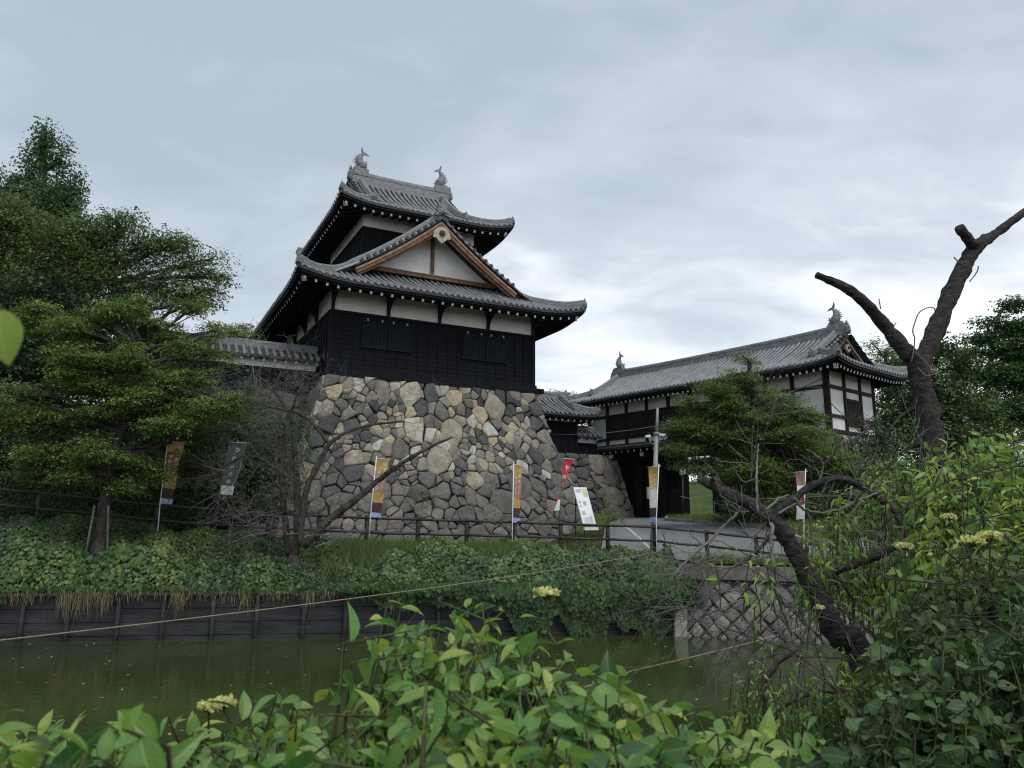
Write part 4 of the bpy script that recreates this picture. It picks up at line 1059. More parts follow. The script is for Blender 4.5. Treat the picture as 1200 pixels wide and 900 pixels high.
banner('faded pink banner behind the leaves right of the dead leaning trunk', (944,552), (942,608), (941,645), 8, 6, 20.5, [(.3, M_cK), (.5, M_cW), (.7, M_cR), (1.0, M_cW)], [('ま', .5, .5, .1), ('つ', .5, .6, .1), ('り', .5, .7, .1)], turn=1.0, side=-1)

# ------------------------------------------------------------------ information board
sb0 = at(692, 620, 26.4); sb0.z = H(sb0.x, sb0.y)
sg_ = empty('information_board', sb0); tag(sg_, 'slanted white information board printed with a map in front of the stone corner', 'information board')
a, b, c, d = at(672,571,27.0), at(687,571,27.25), at(699,616,26.5), at(684,616,26.25)
m = MB(); nrm = (b-a).cross(d-a).normalized(); 
if nrm.y > 0: nrm = -nrm
def slab(m, P, th, mi=0, off=0):
    P = [Vector(q)+nrm*off for q in P]; vs = P+[q-nrm*th for q in P]; m.add(vs, [(0,1,2,3),(7,6,5,4),(0,1,5,4),(1,2,6,5),(2,3,7,6),(3,0,4,7)], mi)
slab(m, [a,b,c,d], .05); m.build('panel', M_whitepl, sg_, off=sb0)
def bp_(u, v): return (a.lerp(b, u)).lerp(d.lerp(c, u), v)
m = MB()
for (u0, v0, u1, v1, mi) in ((.10,.05,.50,.14,0),(.58,.04,.93,.10,1),(.62,.11,.95,.26,2),(.12,.36,.24,.42,3),(.42,.38,.66,.48,3),(.12,.48,.22,.53,3),(.14,.62,.42,.72,2)):
    slab(m, [bp_(u0,v0), bp_(u1,v0), bp_(u1,v1), bp_(u0,v1)], .004, mi, .006)
for i in range(9): slab(m, [bp_(.12,.78+i*.022), bp_(.85,.78+i*.022), bp_(.85,.785+i*.022), bp_(.12,.785+i*.022)], .003, 3, .005)
m.build('printed_map', [mat('print_blue', (.42,.50,.58)), mat('print_yellow', (.62,.60,.22)), mat('print_green', (.50,.56,.42)), mat('print_grey', (.33,.34,.42))], sg_, off=sb0)
m = MB()
for q in (bp_(.1, 1.0), bp_(.9, 1.0)): m.beam((q.x, q.y+.02, q.z+.1), (q.x, q.y+.02, sb0.z-.05), .04, .04)
for q in (bp_(.15, .1), bp_(.85, .1)): m.beam(q-nrm*.06, (q.x, q.y+.5, sb0.z-.05), .035, .035)
m.build('stand', M_poledk, sg_, off=sb0)
m = MB(); m.beam(bp_(-.03, 1.06)+Vector((0,0,-.02)), bp_(1.06, 1.06)+Vector((0,0,-.02)), .07, .10); m.build('foot_rail', M_whitepl, sg_, off=sb0)

# ------------------------------------------------------------------ poles
pt_, pb = at(770.5, 478, 24.6), at(764, 634, 24.6); pb.z = H(pb.x, pb.y)
lp = empty('steel_pole', pb); tag(lp, 'tall grey steel pole with white security cameras in front of the gatehouse', 'pole')
md = pb.lerp(pt_, .82)
m = MB(); m.tube([pb-Vector((0,0,.1)), pb.lerp(pt_, .5), md], [.088, .078, .070], 12); m.tube([md, pt_], [.048, .042], 10); m.tube([md-Vector((0,0,.06)), md+Vector((0,0,.03))], .095, 12); m.build('shaft', M_pole, lp, off=pb)
q = pb.lerp(pt_, .40); m = MB(); m.box(q.x-.24, q.x-.07, q.y-.12, q.y+.08, q.z-.17, q.z+.20); m.build('switch_box', M_pole, lp, off=pb)
for dx, dz in ((-.28, -.10), (.13, -.05)):
    c = pb.lerp(pt_, .82)+Vector((dx, -.08, dz)); s_ = 1 if dx > 0 else -1
    m = MB(); m.beam(c+Vector((-.05*s_,0,.0)), c+Vector((.09*s_,-.05,-.02)), .07, .07); m.tube([c+Vector((.09*s_,-.05,-.02)), c+Vector((.12*s_,-.06,-.03))], .03, 8); cm_ = m.build('security_camera', M_whitepl, lp, off=pb)
    m = MB(); m.tube([c+Vector((0,0,-.04)), c+Vector((-s_*.05,.02,-.2)), c+Vector((-s_*abs(dx)*.8,.06,-.3))], .016, 6); m.build('bracket', M_pole, cm_, off=pb)
gp = at(800, 606, 33.5); gp.z = H(gp.x, gp.y); gtp = at(800, 557, 33.5)
gl = empty('globe_lamp', gp); tag(gl, 'thin park lamp with round white globe near the gate opening', 'street lamp')
m = MB(); m.tube([gp-Vector((0,0,.1)), gtp], .035, 8); m.build('post', M_poledk, gl, off=gp)
m = MB(); R_ = .15; m.tube([gtp+Vector((0,0,R_*(1-cos(pi*i/8))-.02)) for i in range(9)], [max(.01, R_*sin(pi*i/8)) for i in range(9)], 14); m.build('globe', M_whitepl, gl, off=gp)
def cable(name, label, cat, P, r, mat_, sag=0, n=30):
    P = [Vector(p) for p in P]; o = []
    for i in range(len(P)-1):
        for j in range(n+1 if i == len(P)-2 else n):
            t = j/n; q = P[i].lerp(P[i+1], t); q.z -= sag*4*t*(1-t); o.append(q)
    m = MB(); m.tube(o, r, 6); return tag(m.build(name, mat_), label, cat)
cable('overhead_cable', 'black cable sagging from the gatehouse eaves past the maple', 'cable', [at(965,443,30.8), at(770,499,24.6)], .022, M_poledk, .25)
cable('overhead_cable', 'thin pale cable from the steel pole toward the small wing', 'cable', [at(770,499,24.6), at(640,508,38.3)], .010, M_pole, .15)
cable('mooring_rope', 'straw coloured rope stretched low across the moat from the left edge', 'rope', [at(-60,757,8.6), at(785,644,22.6), at(828,636,23.0)], .0095, M_rope, .12)
cable('thin_line', 'thin pale line running over the water beneath the dead branches', 'rope', [at(560,838,4.4), at(742,786,6.5), at(950,733,11.5), at(1090,690,15)], .008, M_rope, .02)

# ------------------------------------------------------------------ foliage machinery
def nrmz(a): return a/np.maximum(np.linalg.norm(a, axis=-1, keepdims=True), 1e-9)
T_FAR = (np.array([(0,0,0),(.42,.5,.0),(1,0,-.16),(.42,-.5,.0)]), [(0,1,2,3)])
def near_template(narrow=1.0, droop=.28, fold=.10, cup=.0):
    st = [(0,.03),(.10,.24),(.25,.42),(.42,.5),(.60,.44),(.78,.28),(.92,.10),(1.0,.0)]
    V, F = [], []
    for a, hw in st:
        for b in (-1, -.5, 0, .5, 1):
            V.append((a, b*hw*narrow, -droop*a*a + fold*abs(b)*hw*2 + cup*sin(a*18)*abs(b)*.03))
    for i in range(len(st)-1):
        for j in range(4): q = i*5+j; F.append((q, q+1, q+6, q+5))
    return (np.array(V), F)
T_NEAR = near_template(); T_NARROW = near_template(.62, .45, .08); T_ROUND = near_template(1.35, .15, .06)
T_MID = (np.array([(0,0,0),(.35,.48,.05),(.75,.30,-.05),(1,0,-.2),(.75,-.30,-.05),(.35,-.48,.05),(.35,0,.0),(.75,0,-.09)]), [(0,6,1,1),(1,6,7,2),(2,7,3,3),(0,5,6,6),(5,4,7,6),(4,3,7,7)])
T_IVY = (np.array([(0,0,.02),(.15,.45,0),(.55,.52,-.02),(1,.0,-.1),(.55,-.52,-.02),(.15,-.45,0)]), [(0,1,2,3),(0,3,4,5)])
T_BLADE = (np.array([(0,-.5,0),(0,.5,0),(.5,.38,-.03),(.5,-.38,-.03),(1,.05,-.2),(1,-.05,-.2)]), [(0,1,2,3),(3,2,4,5)])
def leaves(name, P, Dv, Nv, Ln, Wd, tone, tmpl, mats, parent=None, off=(0,0,0), uv=False, smooth=True):
    P, Dv, Nv = np.asarray(P, float), nrmz(np.asarray(Dv, float)), np.asarray(Nv, float)
    Sv = nrmz(np.cross(Dv, Nv)); Nn = np.cross(Sv, Dv)
    tv, tf = tmpl; n = len(P); k = len(tv)
    Ln = np.broadcast_to(Ln, (n,)); Wd = np.broadcast_to(Wd, (n,)); tone = np.clip(np.broadcast_to(tone, (n,)), 0, 1)
    V = P[:,None,:] + Dv[:,None,:]*(tv[None,:,0,None]*Ln[:,None,None]) + Sv[:,None,:]*(tv[None,:,1,None]*Wd[:,None,None]) + Nn[:,None,:]*(tv[None,:,2,None]*Ln[:,None,None])
    V = V.reshape(-1,3) - np.array(off)
    tf = np.array(tf); F = (np.arange(n)[:,None,None]*k + tf[None]).reshape(-1, tf.shape[1])
    at_ = {'tone': ('FLOAT', np.repeat(tone, k))}
    if uv: at_['luv'] = ('FLOAT_VECTOR', np.tile(np.stack([tv[:,0], tv[:,1], 0*tv[:,0]], 1), (n,1)))
    if tmpl is T_MID:
        # degenerate quads -> split as triangles
        tris = []
        for f in tmpl[1]:
            u = list(dict.fromkeys(f))
            if len(u) == 3: tris.append(u)
            else: tris += [[u[0],u[1],u[2]],[u[0],u[2],u[3]]]
        tf = np.array(tris); F = (np.arange(n)[:,None,None]*k + tf[None]).reshape(-1, 3)
    return fastmesh(name, V, F, mats, parent, at_, smooth)
def rvec(n, r=rng): return nrmz(r.normal(size=(n,3)))
def in_ball(n, r, shell=.45):
    d = rvec(n, r); return d*(shell+(1-shell)*r.random((n,1))**.6)*1.0
def spray_points(C, r, per, R, flat, up, droop, br=5):
    """leaves strung along small branchlets radiating in each spray"""
    n = len(C)
    upv = nrmz(np.array([0,0,1.0]) + r.normal(0, up, (n,3)))
    t1 = nrmz(np.cross(upv, rvec(n, r))); t2 = np.cross(upv, t1)
    m = n*per; idx = np.repeat(np.arange(n), per)
    bi = r.integers(0, br, m); ang0 = r.random(n)*2*pi
    ang = ang0[idx] + bi*2*pi/br + r.normal(0, .12, m); t = r.random(m)**.7
    Rr = np.broadcast_to(R, (n,))[idx]
    dr = t1[idx]*np.cos(ang)[:,None] + t2[idx]*np.sin(ang)[:,None]
    P = C[idx] + dr*(t*Rr)[:,None] + upv[idx]*(r.normal(0, flat, m)*Rr)[:,None]
    P[:,2] -= droop*Rr*t*t
    side = np.cross(upv[idx], dr)*np.where(r.random(m) < .5, 1, -1)[:,None]
    D = nrmz(dr*.7 + side*.9 + r.normal(0, .25, (m,3)) + np.array([0,0,-.25-droop*.4]))
    Nv = nrmz(upv[idx] + r.normal(0, .35, (m,3)))
    return P, D, Nv, idx
def rough_path(P, R, sub=6, jit=.0, seed=0):
    r = random.Random(seed); o, q = [], []; n = len(P); P = [Vector(p) for p in P]
    for i in range(n-1):
        p0, p1, p2, p3 = P[max(0,i-1)], P[i], P[i+1], P[min(n-1,i+2)]
        for j in range(sub):
            t = j/sub
            o.append(.5*((2*p1)+(p2-p0)*t+(2*p0-5*p1+4*p2-p3)*t*t+(3*p1-p0-3*p2+p3)*t**3) + Vector((r.gauss(0,1),r.gauss(0,1),r.gauss(0,1)))*jit)
            q.append((R[i]*(1-t)+R[i+1]*t)*(1+r.gauss(0,.05)))
    o.append(P[-1]); q.append(R[-1]); return o, q
def tree(name, label, cat, base, trunk, blobs, nspr, per, ll, lmat, seed, R=.45, flat=.10, up=.22, droop=.15, shell=.35, bark=None, tr=.14, group=None, wd=.5, depth=.8, tmin=0, toplit=.35, twigs=.5, pxtrunk=True, limbs=True, br=5, split=0, clear=()):
    r = np.random.default_rng(seed); bark = bark or M_bark
    base = Vector(base); root = empty(name, base); tag(root, label, cat, group)
    B = []
    if split:
        nb = []
        for (px, py, rx, ry, Y) in blobs:
            for _ in range(split): nb.append((px+r.normal(0,.5)*rx, py+r.normal(0,.75)*ry, rx*r.uniform(.35,.7), ry*r.uniform(.5,1.0), Y+r.normal(0,.45)))
        blobs = nb
    for (px, py, rx, ry, Y) in blobs:
        c = at(px, py, Y); k = Y/FPX; B.append((np.array(c), np.array([rx*k, max(.35, rx*k*depth), ry*k])))
    vol = np.array([b[1][0]*b[1][2] for b in B]); pr_ = vol/vol.sum(); ch = r.choice(len(B), nspr, p=pr_)
    bd = in_ball(nspr, r, shell); C = np.array([B[c][0] for c in ch]) + bd*np.array([B[c][1] for c in ch])
    gmin = np.array([H(x, y) for x, y in C[:, :2]])+.15; keep = C[:,2] > gmin
    for i in range(len(C)):          # gaps in the crown
        if clear and keep[i]:
            a_, b_ = proj(C[i])
            if any(hypot(a_-q[0], b_-q[1]) < q[2] for q in clear): keep[i] = False
    C, ch, bd = C[keep], ch[keep], bd[keep]
    P, D, Nv, idx = spray_points(C, r, per, r.uniform(.7, 1.25, len(C))*R, flat, up, droop, br)
    zmin, zmax = C[:,2].min(), C[:,2].max()
    st = r.normal(0, .16, len(C))
    tn_ = tmin + .36 + st[idx] + r.normal(0, .13, len(idx)) + toplit*np.maximum(0, bd[idx,2])**1.5  # upper leaves toned lighter: light from above painted into the leaf colour
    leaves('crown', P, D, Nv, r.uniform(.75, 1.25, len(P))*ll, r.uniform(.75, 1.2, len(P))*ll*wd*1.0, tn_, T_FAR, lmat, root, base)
    # wood
    m = MB(); tp = [Vector(t) for t in trunk]; n_ = len(tp)
    rads = [tr*(1-.6*i/(n_-1)) for i in range(n_)]
    o, q = rough_path(tp, rads, 5, tr*.06, seed); m.tube(o, q, 10)
    m.tube([tp[0]-Vector((0,0,.25)), tp[0]+Vector((0,0,.05)), tp[0]+Vector((0,0,.35))], [tr*1.7, tr*1.35, tr], 10)
    m.build('trunk', bark, root, off=base)
    if limbs:
        m = MB()
        for bi_, (c, rr) in enumerate(B):
            c = Vector(c); js = [p for p in o[len(o)//3:] if p.z < c.z+.1] or [o[-1]]; s0 = min(js, key=lambda p: (p-c).length*(1+.3*random.random()))
            mid = s0.lerp(c, .5)+Vector((random.gauss(0,.1), random.gauss(0,.1), .12)); L_ = (c-s0).length
            oo, qq = rough_path([s0, mid, c], [tr*.45, tr*.3, tr*.12], 5, L_*.012, seed+bi_); m.tube(oo, qq, 6)
            sel = [i for i in np.where(ch == bi_)[0] if r.random() < twigs]
            for i in sel:
                e_ = Vector(C[i]); s1 = oo[random.randrange(len(oo)//2, len(oo))]
                mm = s1.lerp(e_, .55)+Vector((random.gauss(0,.05), random.gauss(0,.05), .06))
                m.tube([s1, mm, e_], [tr*.12, tr*.075, .006], 4, cap=False)
        m.build('limbs', bark, root, off=base)
    return root

# ------------------------------------------------------------------ trees on the far side
def gpt(px, py, Y): p = at(px, py, Y); return Vector((p.x, p.y, H(p.x, p.y)))
G_L = 'trees on the left bank'
b = gpt(52, 600, 33)
tree('ginkgo_tree', 'tall dark pointed tree rising above the others at the left', 'tree', b, [b, at(52,400,33), at(50,200,33), at(52,150,33)],
     [(30,205,8,46,33),(52,178,9,44,33),(72,190,8,42,33),(90,222,8,30,33),(40,240,16,36,33),(68,240,16,36,33),(16,235,12,42,33),(50,260,46,45,33),(50,310,55,50,33),(60,250,40,40,33),(10,260,20,50,33),(-20,240,30,60,33),(-25,340,40,60,33)], 1700, 30, .125, LM_ginkgo, 41, R=.42, flat=.45, up=.9, droop=-.2, shell=.15, tr=.28, group=G_L, wd=.8, toplit=.15)
b = gpt(150, 600, 27)
tree('cherry_tree', 'broad dull green cherry tree with ragged drooping right side', 'tree', b, [b, at(148,480,27), at(140,380,27), at(130,310,27)],
     [(10,255,40,38,27),(60,275,48,34,27),(105,275,40,30,27),(140,262,32,20,27),(170,290,36,30,27),(205,288,26,20,27),(228,312,26,24,27),(252,300,18,9,27),(258,325,14,15,27),(120,325,60,34,27),(50,325,60,34,27),(190,335,44,26,27),(240,345,26,12,27),(0,300,40,40,27),(225,352,30,14,27),(-30,280,40,60,27),(90,300,70,40,27)], 1900, 30, .120, LM_cherry, 42, R=.50, flat=.16, up=.35, droop=.35, shell=.2, tr=.24, group=G_L, wd=.5, toplit=.22)
b = gpt(215, 600, 25.5)
tree('evergreen_tree', 'dense dark tree filling the shade behind the layered maple', 'tree', b, [b, at(215,520,25.5), at(200,430,25.5)],
     [(40,430,70,50,26),(130,420,70,50,26),(200,450,60,45,25.5),(60,510,80,50,25.5),(150,520,80,50,25.5),(235,500,45,50,25.5),(265,540,40,45,25.0),(30,370,50,30,26),(110,365,60,22,26),(285,500,30,60,27),(300,560,30,50,26.5),(-10,400,50,50,26),(-20,480,50,60,26),(20,560,60,50,26),(100,580,80,40,26),(200,580,80,40,26),(60,350,80,30,26)], 3600, 26, .14, LM_dark, 43, R=.5, flat=.25, up=.5, droop=.1, shell=.1, tr=.22, group=G_L, wd=.6, toplit=.05, tmin=-.12)
b = Vector((at(119,612,19.3).x, 19.3, H(at(119,612,19.3).x, 19.3)))
mp_tree = tree('maple_tree', 'layered bright green maple with trunk in front of the rail fence', 'tree', b, [b, at(124,585,19.3), at(132,540,19.4), at(150,480,19.6), at(165,420,19.8)],
     [(30,365,34,12,19.8),(60,395,55,16,19.6),(120,372,60,12,19.8),(180,362,50,12,20.2),(225,385,36,14,20.4),(110,410,60,14,19.4),(190,408,60,16,20),(262,392,20,6,20.6),(250,412,26,12,20.4),(40,440,56,14,19.2),(120,450,66,13,19.2),(210,450,52,15,20),(255,470,34,14,20.4),(70,490,66,12,19),(150,490,50,14,19.2),(235,500,48,14,21.8),(275,485,20,12,21.4),(30,535,50,12,19),(110,535,56,12,19),(200,530,42,10,21.8),(255,550,42,14,22),(20,480,40,18,19.2),(160,385,40,14,20.4),(70,555,45,9,19.2),(90,520,60,20,19.0),(160,535,42,16,19.1),(120,560,42,11,19.0),(60,470,60,20,19),(160,465,50,22,19.1),(110,430,60,20,19),(200,470,40,20,19.6)],
     3100, 44, .068, LM_maple, 44, R=.36, flat=.07, up=.2, droop=.22, shell=.1, tr=.15, group=G_L, wd=.62, toplit=.30, twigs=.35, depth=1.0, br=6, tmin=-.02, split=3)
m = MB()
for a_, b_ in ((108,-1),(129,1)):
    q = gpt(a_-b_*0, 612, 19.2); m.tube([q+Vector((0,0,-.1)), at(a_+(-b_)*-3, 590, 19.3)], .025, 7)
for k_, (a_, b2) in enumerate(((103,111),(130,127))):
    st_ = MB(); q0 = gpt(a_, 616, 19.1); q1 = at(b2, 592, 19.2); st_.tube([q0-Vector((0,0,.1)), q1], .028, 7)
    o_ = st_.build('support_stake', M_twigl, mp_tree, off=b)
b = gpt(285, 560, 30)
tree('small_tree', 'small pale green treetop showing behind the tile capped wall', 'tree', b, [b, at(285,440,30), at(285,395,30)], [(285,388,16,9,30),(268,396,14,9,30),(250,405,20,10,30),(262,384,8,5,30),(290,400,16,10,30)], 110, 30, .10, LM_maple, 45, R=.45, tr=.08, group=G_L)
b = gpt(285, 600, 24.5)
tree('leafy_shrub', 'dark leafy shrub between the grey banner and the tower base', 'shrub', b, [b, at(288,560,24.5), at(290,500,24.5)], [(285,480,34,34,24.8),(310,520,34,40,24.2),(285,560,34,40,24.2),(345,500,18,30,24),(330,560,26,35,24)], 420, 30, .10, LM_dark, 46, R=.4, flat=.2, up=.4, tr=.08, toplit=.3, tmin=.05)

# trees on the right
G_R = 'trees beyond the gatehouse'
b = gpt(868, 606, 27)
tree('maple_tree', 'feathery green maple growing in front of the gatehouse', 'tree', b, [b, at(868,575,27), at(872,520,27), at(876,460,27), at(878,440,27)],
     [(880,449,34,13,27),(862,462,50,13,27),(905,462,36,13,27),(828,470,28,13,27),(850,485,60,13,27),(900,490,40,14,27),(790,492,11,12,27),(795,515,22,10,27),(825,505,44,12,27),(870,512,56,15,27),(930,512,36,14,27.3),(955,522,26,12,27.5),(812,535,34,12,26.8),(865,540,64,18,27),(930,545,44,20,27.3),(880,570,66,18,26.6),(845,556,34,10,26.6),(940,572,40,20,27),(812,546,24,9,26.5),(905,590,42,13,26.6),(878,432,10,10,27),(938,480,20,10,27),(952,498,20,10,27.4),(905,560,60,26,27.2),(945,545,30,28,27.4),(890,592,56,12,27),(862,596,20,8,27.2),(925,590,44,14,27),(900,575,60,18,26.7),(940,575,34,20,27),(885,545,60,20,26.8),(835,520,44,14,26.8)],
     4300, 42, .078, LM_maple, 51, R=.42, flat=.07, up=.2, droop=.10, shell=.1, tr=.14, wd=.55, toplit=.20, twigs=.4, br=6, tmin=-.04, depth=1.0, split=4, clear=((797,572,21),(824,588,23),(785,575,20)))
tree('evergreen_tree', 'dark evergreen mass at the foot of the gatehouse right end', 'tree', gpt(985,600,27.5), [gpt(985,600,27.5), at(985,560,27.5), at(990,520,27.5)],
     [(960,555,44,36,27.5),(1000,540,34,28,28),(1010,575,50,34,26.5),(905,585,50,22,28),(960,595,50,22,26.5),(1030,520,22,22,30),(1020,500,12,10,30)], 700, 28, .11, LM_dark, 52, R=.45, flat=.25, up=.5, shell=.1, tr=.14, toplit=.15, wd=.6)
b = gpt(1150, 600, 40)
tree('broadleaf_tree', 'tall airy green tree against the sky at the right edge', 'tree', b, [b, at(1150,520,40), at(1160,430,40), at(1170,370,40)],
     [(1192,356,24,9,40),(1165,378,26,9,40),(1200,385,30,14,40),(1150,396,24,9,40),(1185,410,40,16,40),(1135,415,26,10,40),(1160,440,46,16,40),(1200,450,40,20,40),(1120,445,30,14,40),(1150,475,60,20,40),(1200,490,50,25,40),(1210,420,40,40,40)], 1350, 28, .16, LM_ginkgo, 53, R=.62, flat=.10, up=.2, droop=.1, shell=.15, tr=.22, group=G_R, wd=.7, toplit=.3, tmin=.05)
b = gpt(1090, 600, 37)
tree('broadleaf_tree', 'dense mid green tree behind the pruned black trunk', 'tree', b, [b, at(1090,520,37), at(1090,450,37)],
     [(1100,408,26,14,37),(1070,425,32,16,37),(1125,425,26,14,37),(1090,455,50,26,37),(1120,490,60,26,37),(1060,480,40,28,37),(1080,520,70,28,36),(1000,560,50,40,34),(1080,570,60,40,34),(1160,560,60,40,34),(1150,520,60,26,36),(1040,440,22,14,37)], 1700, 30, .16, LM_dark, 54, R=.6, flat=.2, up=.4, shell=.1, tr=.22, group=G_R, wd=.65, toplit=.35, tmin=.12)
b = gpt(1040, 600, 44)
tree('broadleaf_tree', 'yellowish treetop peeping past the gatehouse gable', 'tree', b, [b, at(1040,500,44), at(1040,430,44)],
     [(1040,412,24,9,44),(1052,425,24,12,44),(1030,430,22,12,44),(1050,455,34,20,44),(1060,490,40,24,43),(1036,500,26,30,43),(1020,402,10,5,44)], 380, 30, .15, LM_maple, 55, R=.6, flat=.12, up=.3, shell=.15, tr=.18, group=G_R, toplit=.3, tmin=-.05)
b = gpt(660, 600, 52)
tree('small_tree', 'sparse thin treetop peeping over the small wing roof', 'tree', b, [b, at(664,500,52), at(664,462,52)], [(662,462,14,4,52),(672,466,12,4,52),(648,460,8,3,52)], 60, 16, .13, LM_cherry, 56, R=.6, tr=.10, group=G_R)
b = gpt(683, 600, 50)
tree('small_tree', 'light green tree glimpsed in the gap between wing and gatehouse', 'tree', b, [b, at(683,540,50), at(683,500,50)], [(683,497,18,14,50),(690,510,20,14,50)], 90, 28, .14, LM_maple, 57, R=.6, tr=.10, group=G_R)

# clipped hedges
def hedge(label, x0p, x1p, ytop, Y, hh, seed):
    a_, b_ = gpt(x0p, 600, Y), gpt(x1p, 600, Y+ .6); root = empty('clipped_hedge', a_.lerp(b_, .5)); tag(root, label, 'hedge')
    r = np.random.default_rng(seed); n_ = int((b_-a_).length*5200/1.0*hh/1.5)
    t = r.random(n_); dpt = r.random(n_)*.9; zt = at(x0p, ytop, Y).z
    f_ = r.random(n_); top = f_ < .35
    X = a_.x+(b_.x-a_.x)*t; Yp = a_.y+(b_.y-a_.y)*t + np.where(top, dpt, -abs(r.normal(0, .05, n_))); Z = np.where(top, zt+r.normal(0,.03,n_), zt-hh*r.random(n_))
    Z += .05*np.sin(X*3+1)+.03*np.sin(X*7)
    P = np.stack([X, Yp, Z], 1); Nv = nrmz(np.where(top[:,None], np.array([0,-.3,1.]), np.array([0,-1.,.4]))+r.normal(0,.5,(n_,3)))
    D = nrmz(np.cross(Nv, rvec(n_, r))+np.array([0,0,.3]))
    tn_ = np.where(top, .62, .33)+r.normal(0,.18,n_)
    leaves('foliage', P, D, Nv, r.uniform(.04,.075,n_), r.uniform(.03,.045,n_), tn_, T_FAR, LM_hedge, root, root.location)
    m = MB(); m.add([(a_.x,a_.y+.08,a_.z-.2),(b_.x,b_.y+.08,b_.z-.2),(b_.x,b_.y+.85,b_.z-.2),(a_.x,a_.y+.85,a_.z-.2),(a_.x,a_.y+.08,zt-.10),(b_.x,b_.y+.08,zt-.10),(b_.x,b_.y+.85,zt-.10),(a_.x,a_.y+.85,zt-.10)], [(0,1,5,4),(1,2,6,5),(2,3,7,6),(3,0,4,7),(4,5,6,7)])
    m.build('shade_core', M_void, root, off=root.location)  # solid near-black block, painted as the shade inside the hedge
hedge('low clipped hedge behind the fence between the yellow banner and the trunk', 128, 240, 566, 22.2, 1.3, 61)
hedge('shaded clipped hedge behind the fence at the far left', -60, 112, 556, 21.4, 1.5, 62)

# ------------------------------------------------------------------ bare trees
def bare(mb, p, d, L_, r0, lev, rd, spread=.6, curl=.35, grav=0.0, nmin=2, nmax=4, seg=4, sides=5):
    p = Vector(p); d = Vector(d).normalized(); P = [p.copy()]; R = [r0]
    for i in range(seg):
        d = (d + Vector((rd.gauss(0,1), rd.gauss(0,1), rd.gauss(0,1)))*curl*.35 + Vector((0,0,grav))).normalized()
        p = p + d*L_/seg; P.append(p.copy()); R.append(max(.0028, r0*(1-.55*(i+1)/seg)))
    mb.tube(P, R, max(3, sides), cap=False)
    if lev <= 0: return
    for k in range(rd.randint(nmin, nmax)):
        i = rd.randint(1, seg); q = P[i]; a = Vector((rd.gauss(0,1), rd.gauss(0,1), rd.gauss(0,1))).normalized()
        nd = (d*(1-spread*.5) + a*spread).normalized()
        bare(mb, q, nd, L_*rd.uniform(.5,.8), R[i]*.62, lev-1, rd, spread, curl, grav, nmin, nmax, max(3, seg-1), sides-1)
rd = random.Random(5)
b = gpt(345, 632, 19.6); bt = empty('bare_tree', b); tag(bt, 'leafless grey tree with tangled twigs on the bank before the tower base', 'bare tree')
Yb = 19.7; k = Yb/FPX
stems = [([(345,650),(349,610),(347,560),(345,520),(338,485),(318,455),(300,440)], [9,8,6.5,5,4,3,2]),
         ([(338,650),(333,600),(330,555),(334,520),(342,480),(352,455)], [7,6,5,4,3,2]),
         ([(352,640),(358,580),(375,540),(392,515),(425,500),(470,494)], [7,6,5,4,3,1.6]),
         ([(356,640),(385,610),(420,583),(452,556),(488,532),(530,512)], [8,7.5,6.5,5,3.4,1.6]),
         ([(385,520),(370,500),(350,485),(320,478),(290,470),(262,478)], [4,3.6,3,2.5,2,1.2]),
         ([(452,556),(462,547),(470,552)], [4,3,2]), ([(345,600),(318,600),(290,612),(268,626)], [4,3,2.2,1.4]), ([(335,560),(310,540),(285,535),(262,548)], [3.5,3,2.2,1.2])]
m = MB()
for si, (pp, rr) in enumerate(stems):
    o, q = rough_path([at(x, y, Yb+.25*sin(si*2.1+i*.5)) for i, (x, y) in enumerate(pp)], [v*k*.62 for v in rr], 6, .008, si); m.tube(o, q, 8)
    if si == 0: m.tube([b-Vector((0,0,.3)), o[0]], [.24, q[0]*1.1], 9)
m.build('trunk', M_bark, bt, off=b)
m = MB()
for si, (pp, rr) in enumerate(stems):
    if si == 5: continue
    for i in range(1, len(pp)):
        p_ = at(*pp[i], Yb)
        nb_ = {0:5,1:5,2:4,3:1,4:6,6:4,7:4}[si]
        if si == 3 and i > 3: nb_ = 1
        for _ in range(nb_):
            d_ = Vector((rd.gauss(0,1), rd.gauss(0,.5), rd.gauss(.15,.8)))
            bare(m, p_, d_, rd.uniform(.6,1.25)*(.7 if si in (2,3) else 1), .0075, 3, rd, .75, .6, .0, 2, 4, 4, 4)
m.build('twigs', M_twig, bt, off=b)
m = MB()
for (px_, py_, dx, dz) in ((275,560,-.3,-.6),(283,540,-.2,-1),(300,500,-1,.2),(262,470,-1,.1),(330,620,-1,-.2),(350,625,-.6,-.1),(360,628,.9,0),(370,640,1,.1),(300,455,-.4,.8),(545,590,.8,-.6)):
    bare(m, at(px_, py_, Yb-.3), (dx, rd.gauss(0,.3), dz), 1.4, .013, 2, rd, .6, .4, 0, 2, 4, 5, 4)
m.build('twigs', M_twigl, bt, off=b)
# a few living sprigs on it
C_ = np.array([at(px_, py_, Yb) for px_, py_ in ((345,500),(350,512),(360,525),(348,530),(365,545),(358,535),(340,545))]); P_, D_, N_, ix = spray_points(C_, rng, 60, .32, .3, .6, .1)
leaves('foliage', P_, D_, N_, rng.uniform(.05,.09,len(P_)), .04, .6+rng.normal(0,.15,len(P_)), T_FAR, LM_hedge, bt, b)

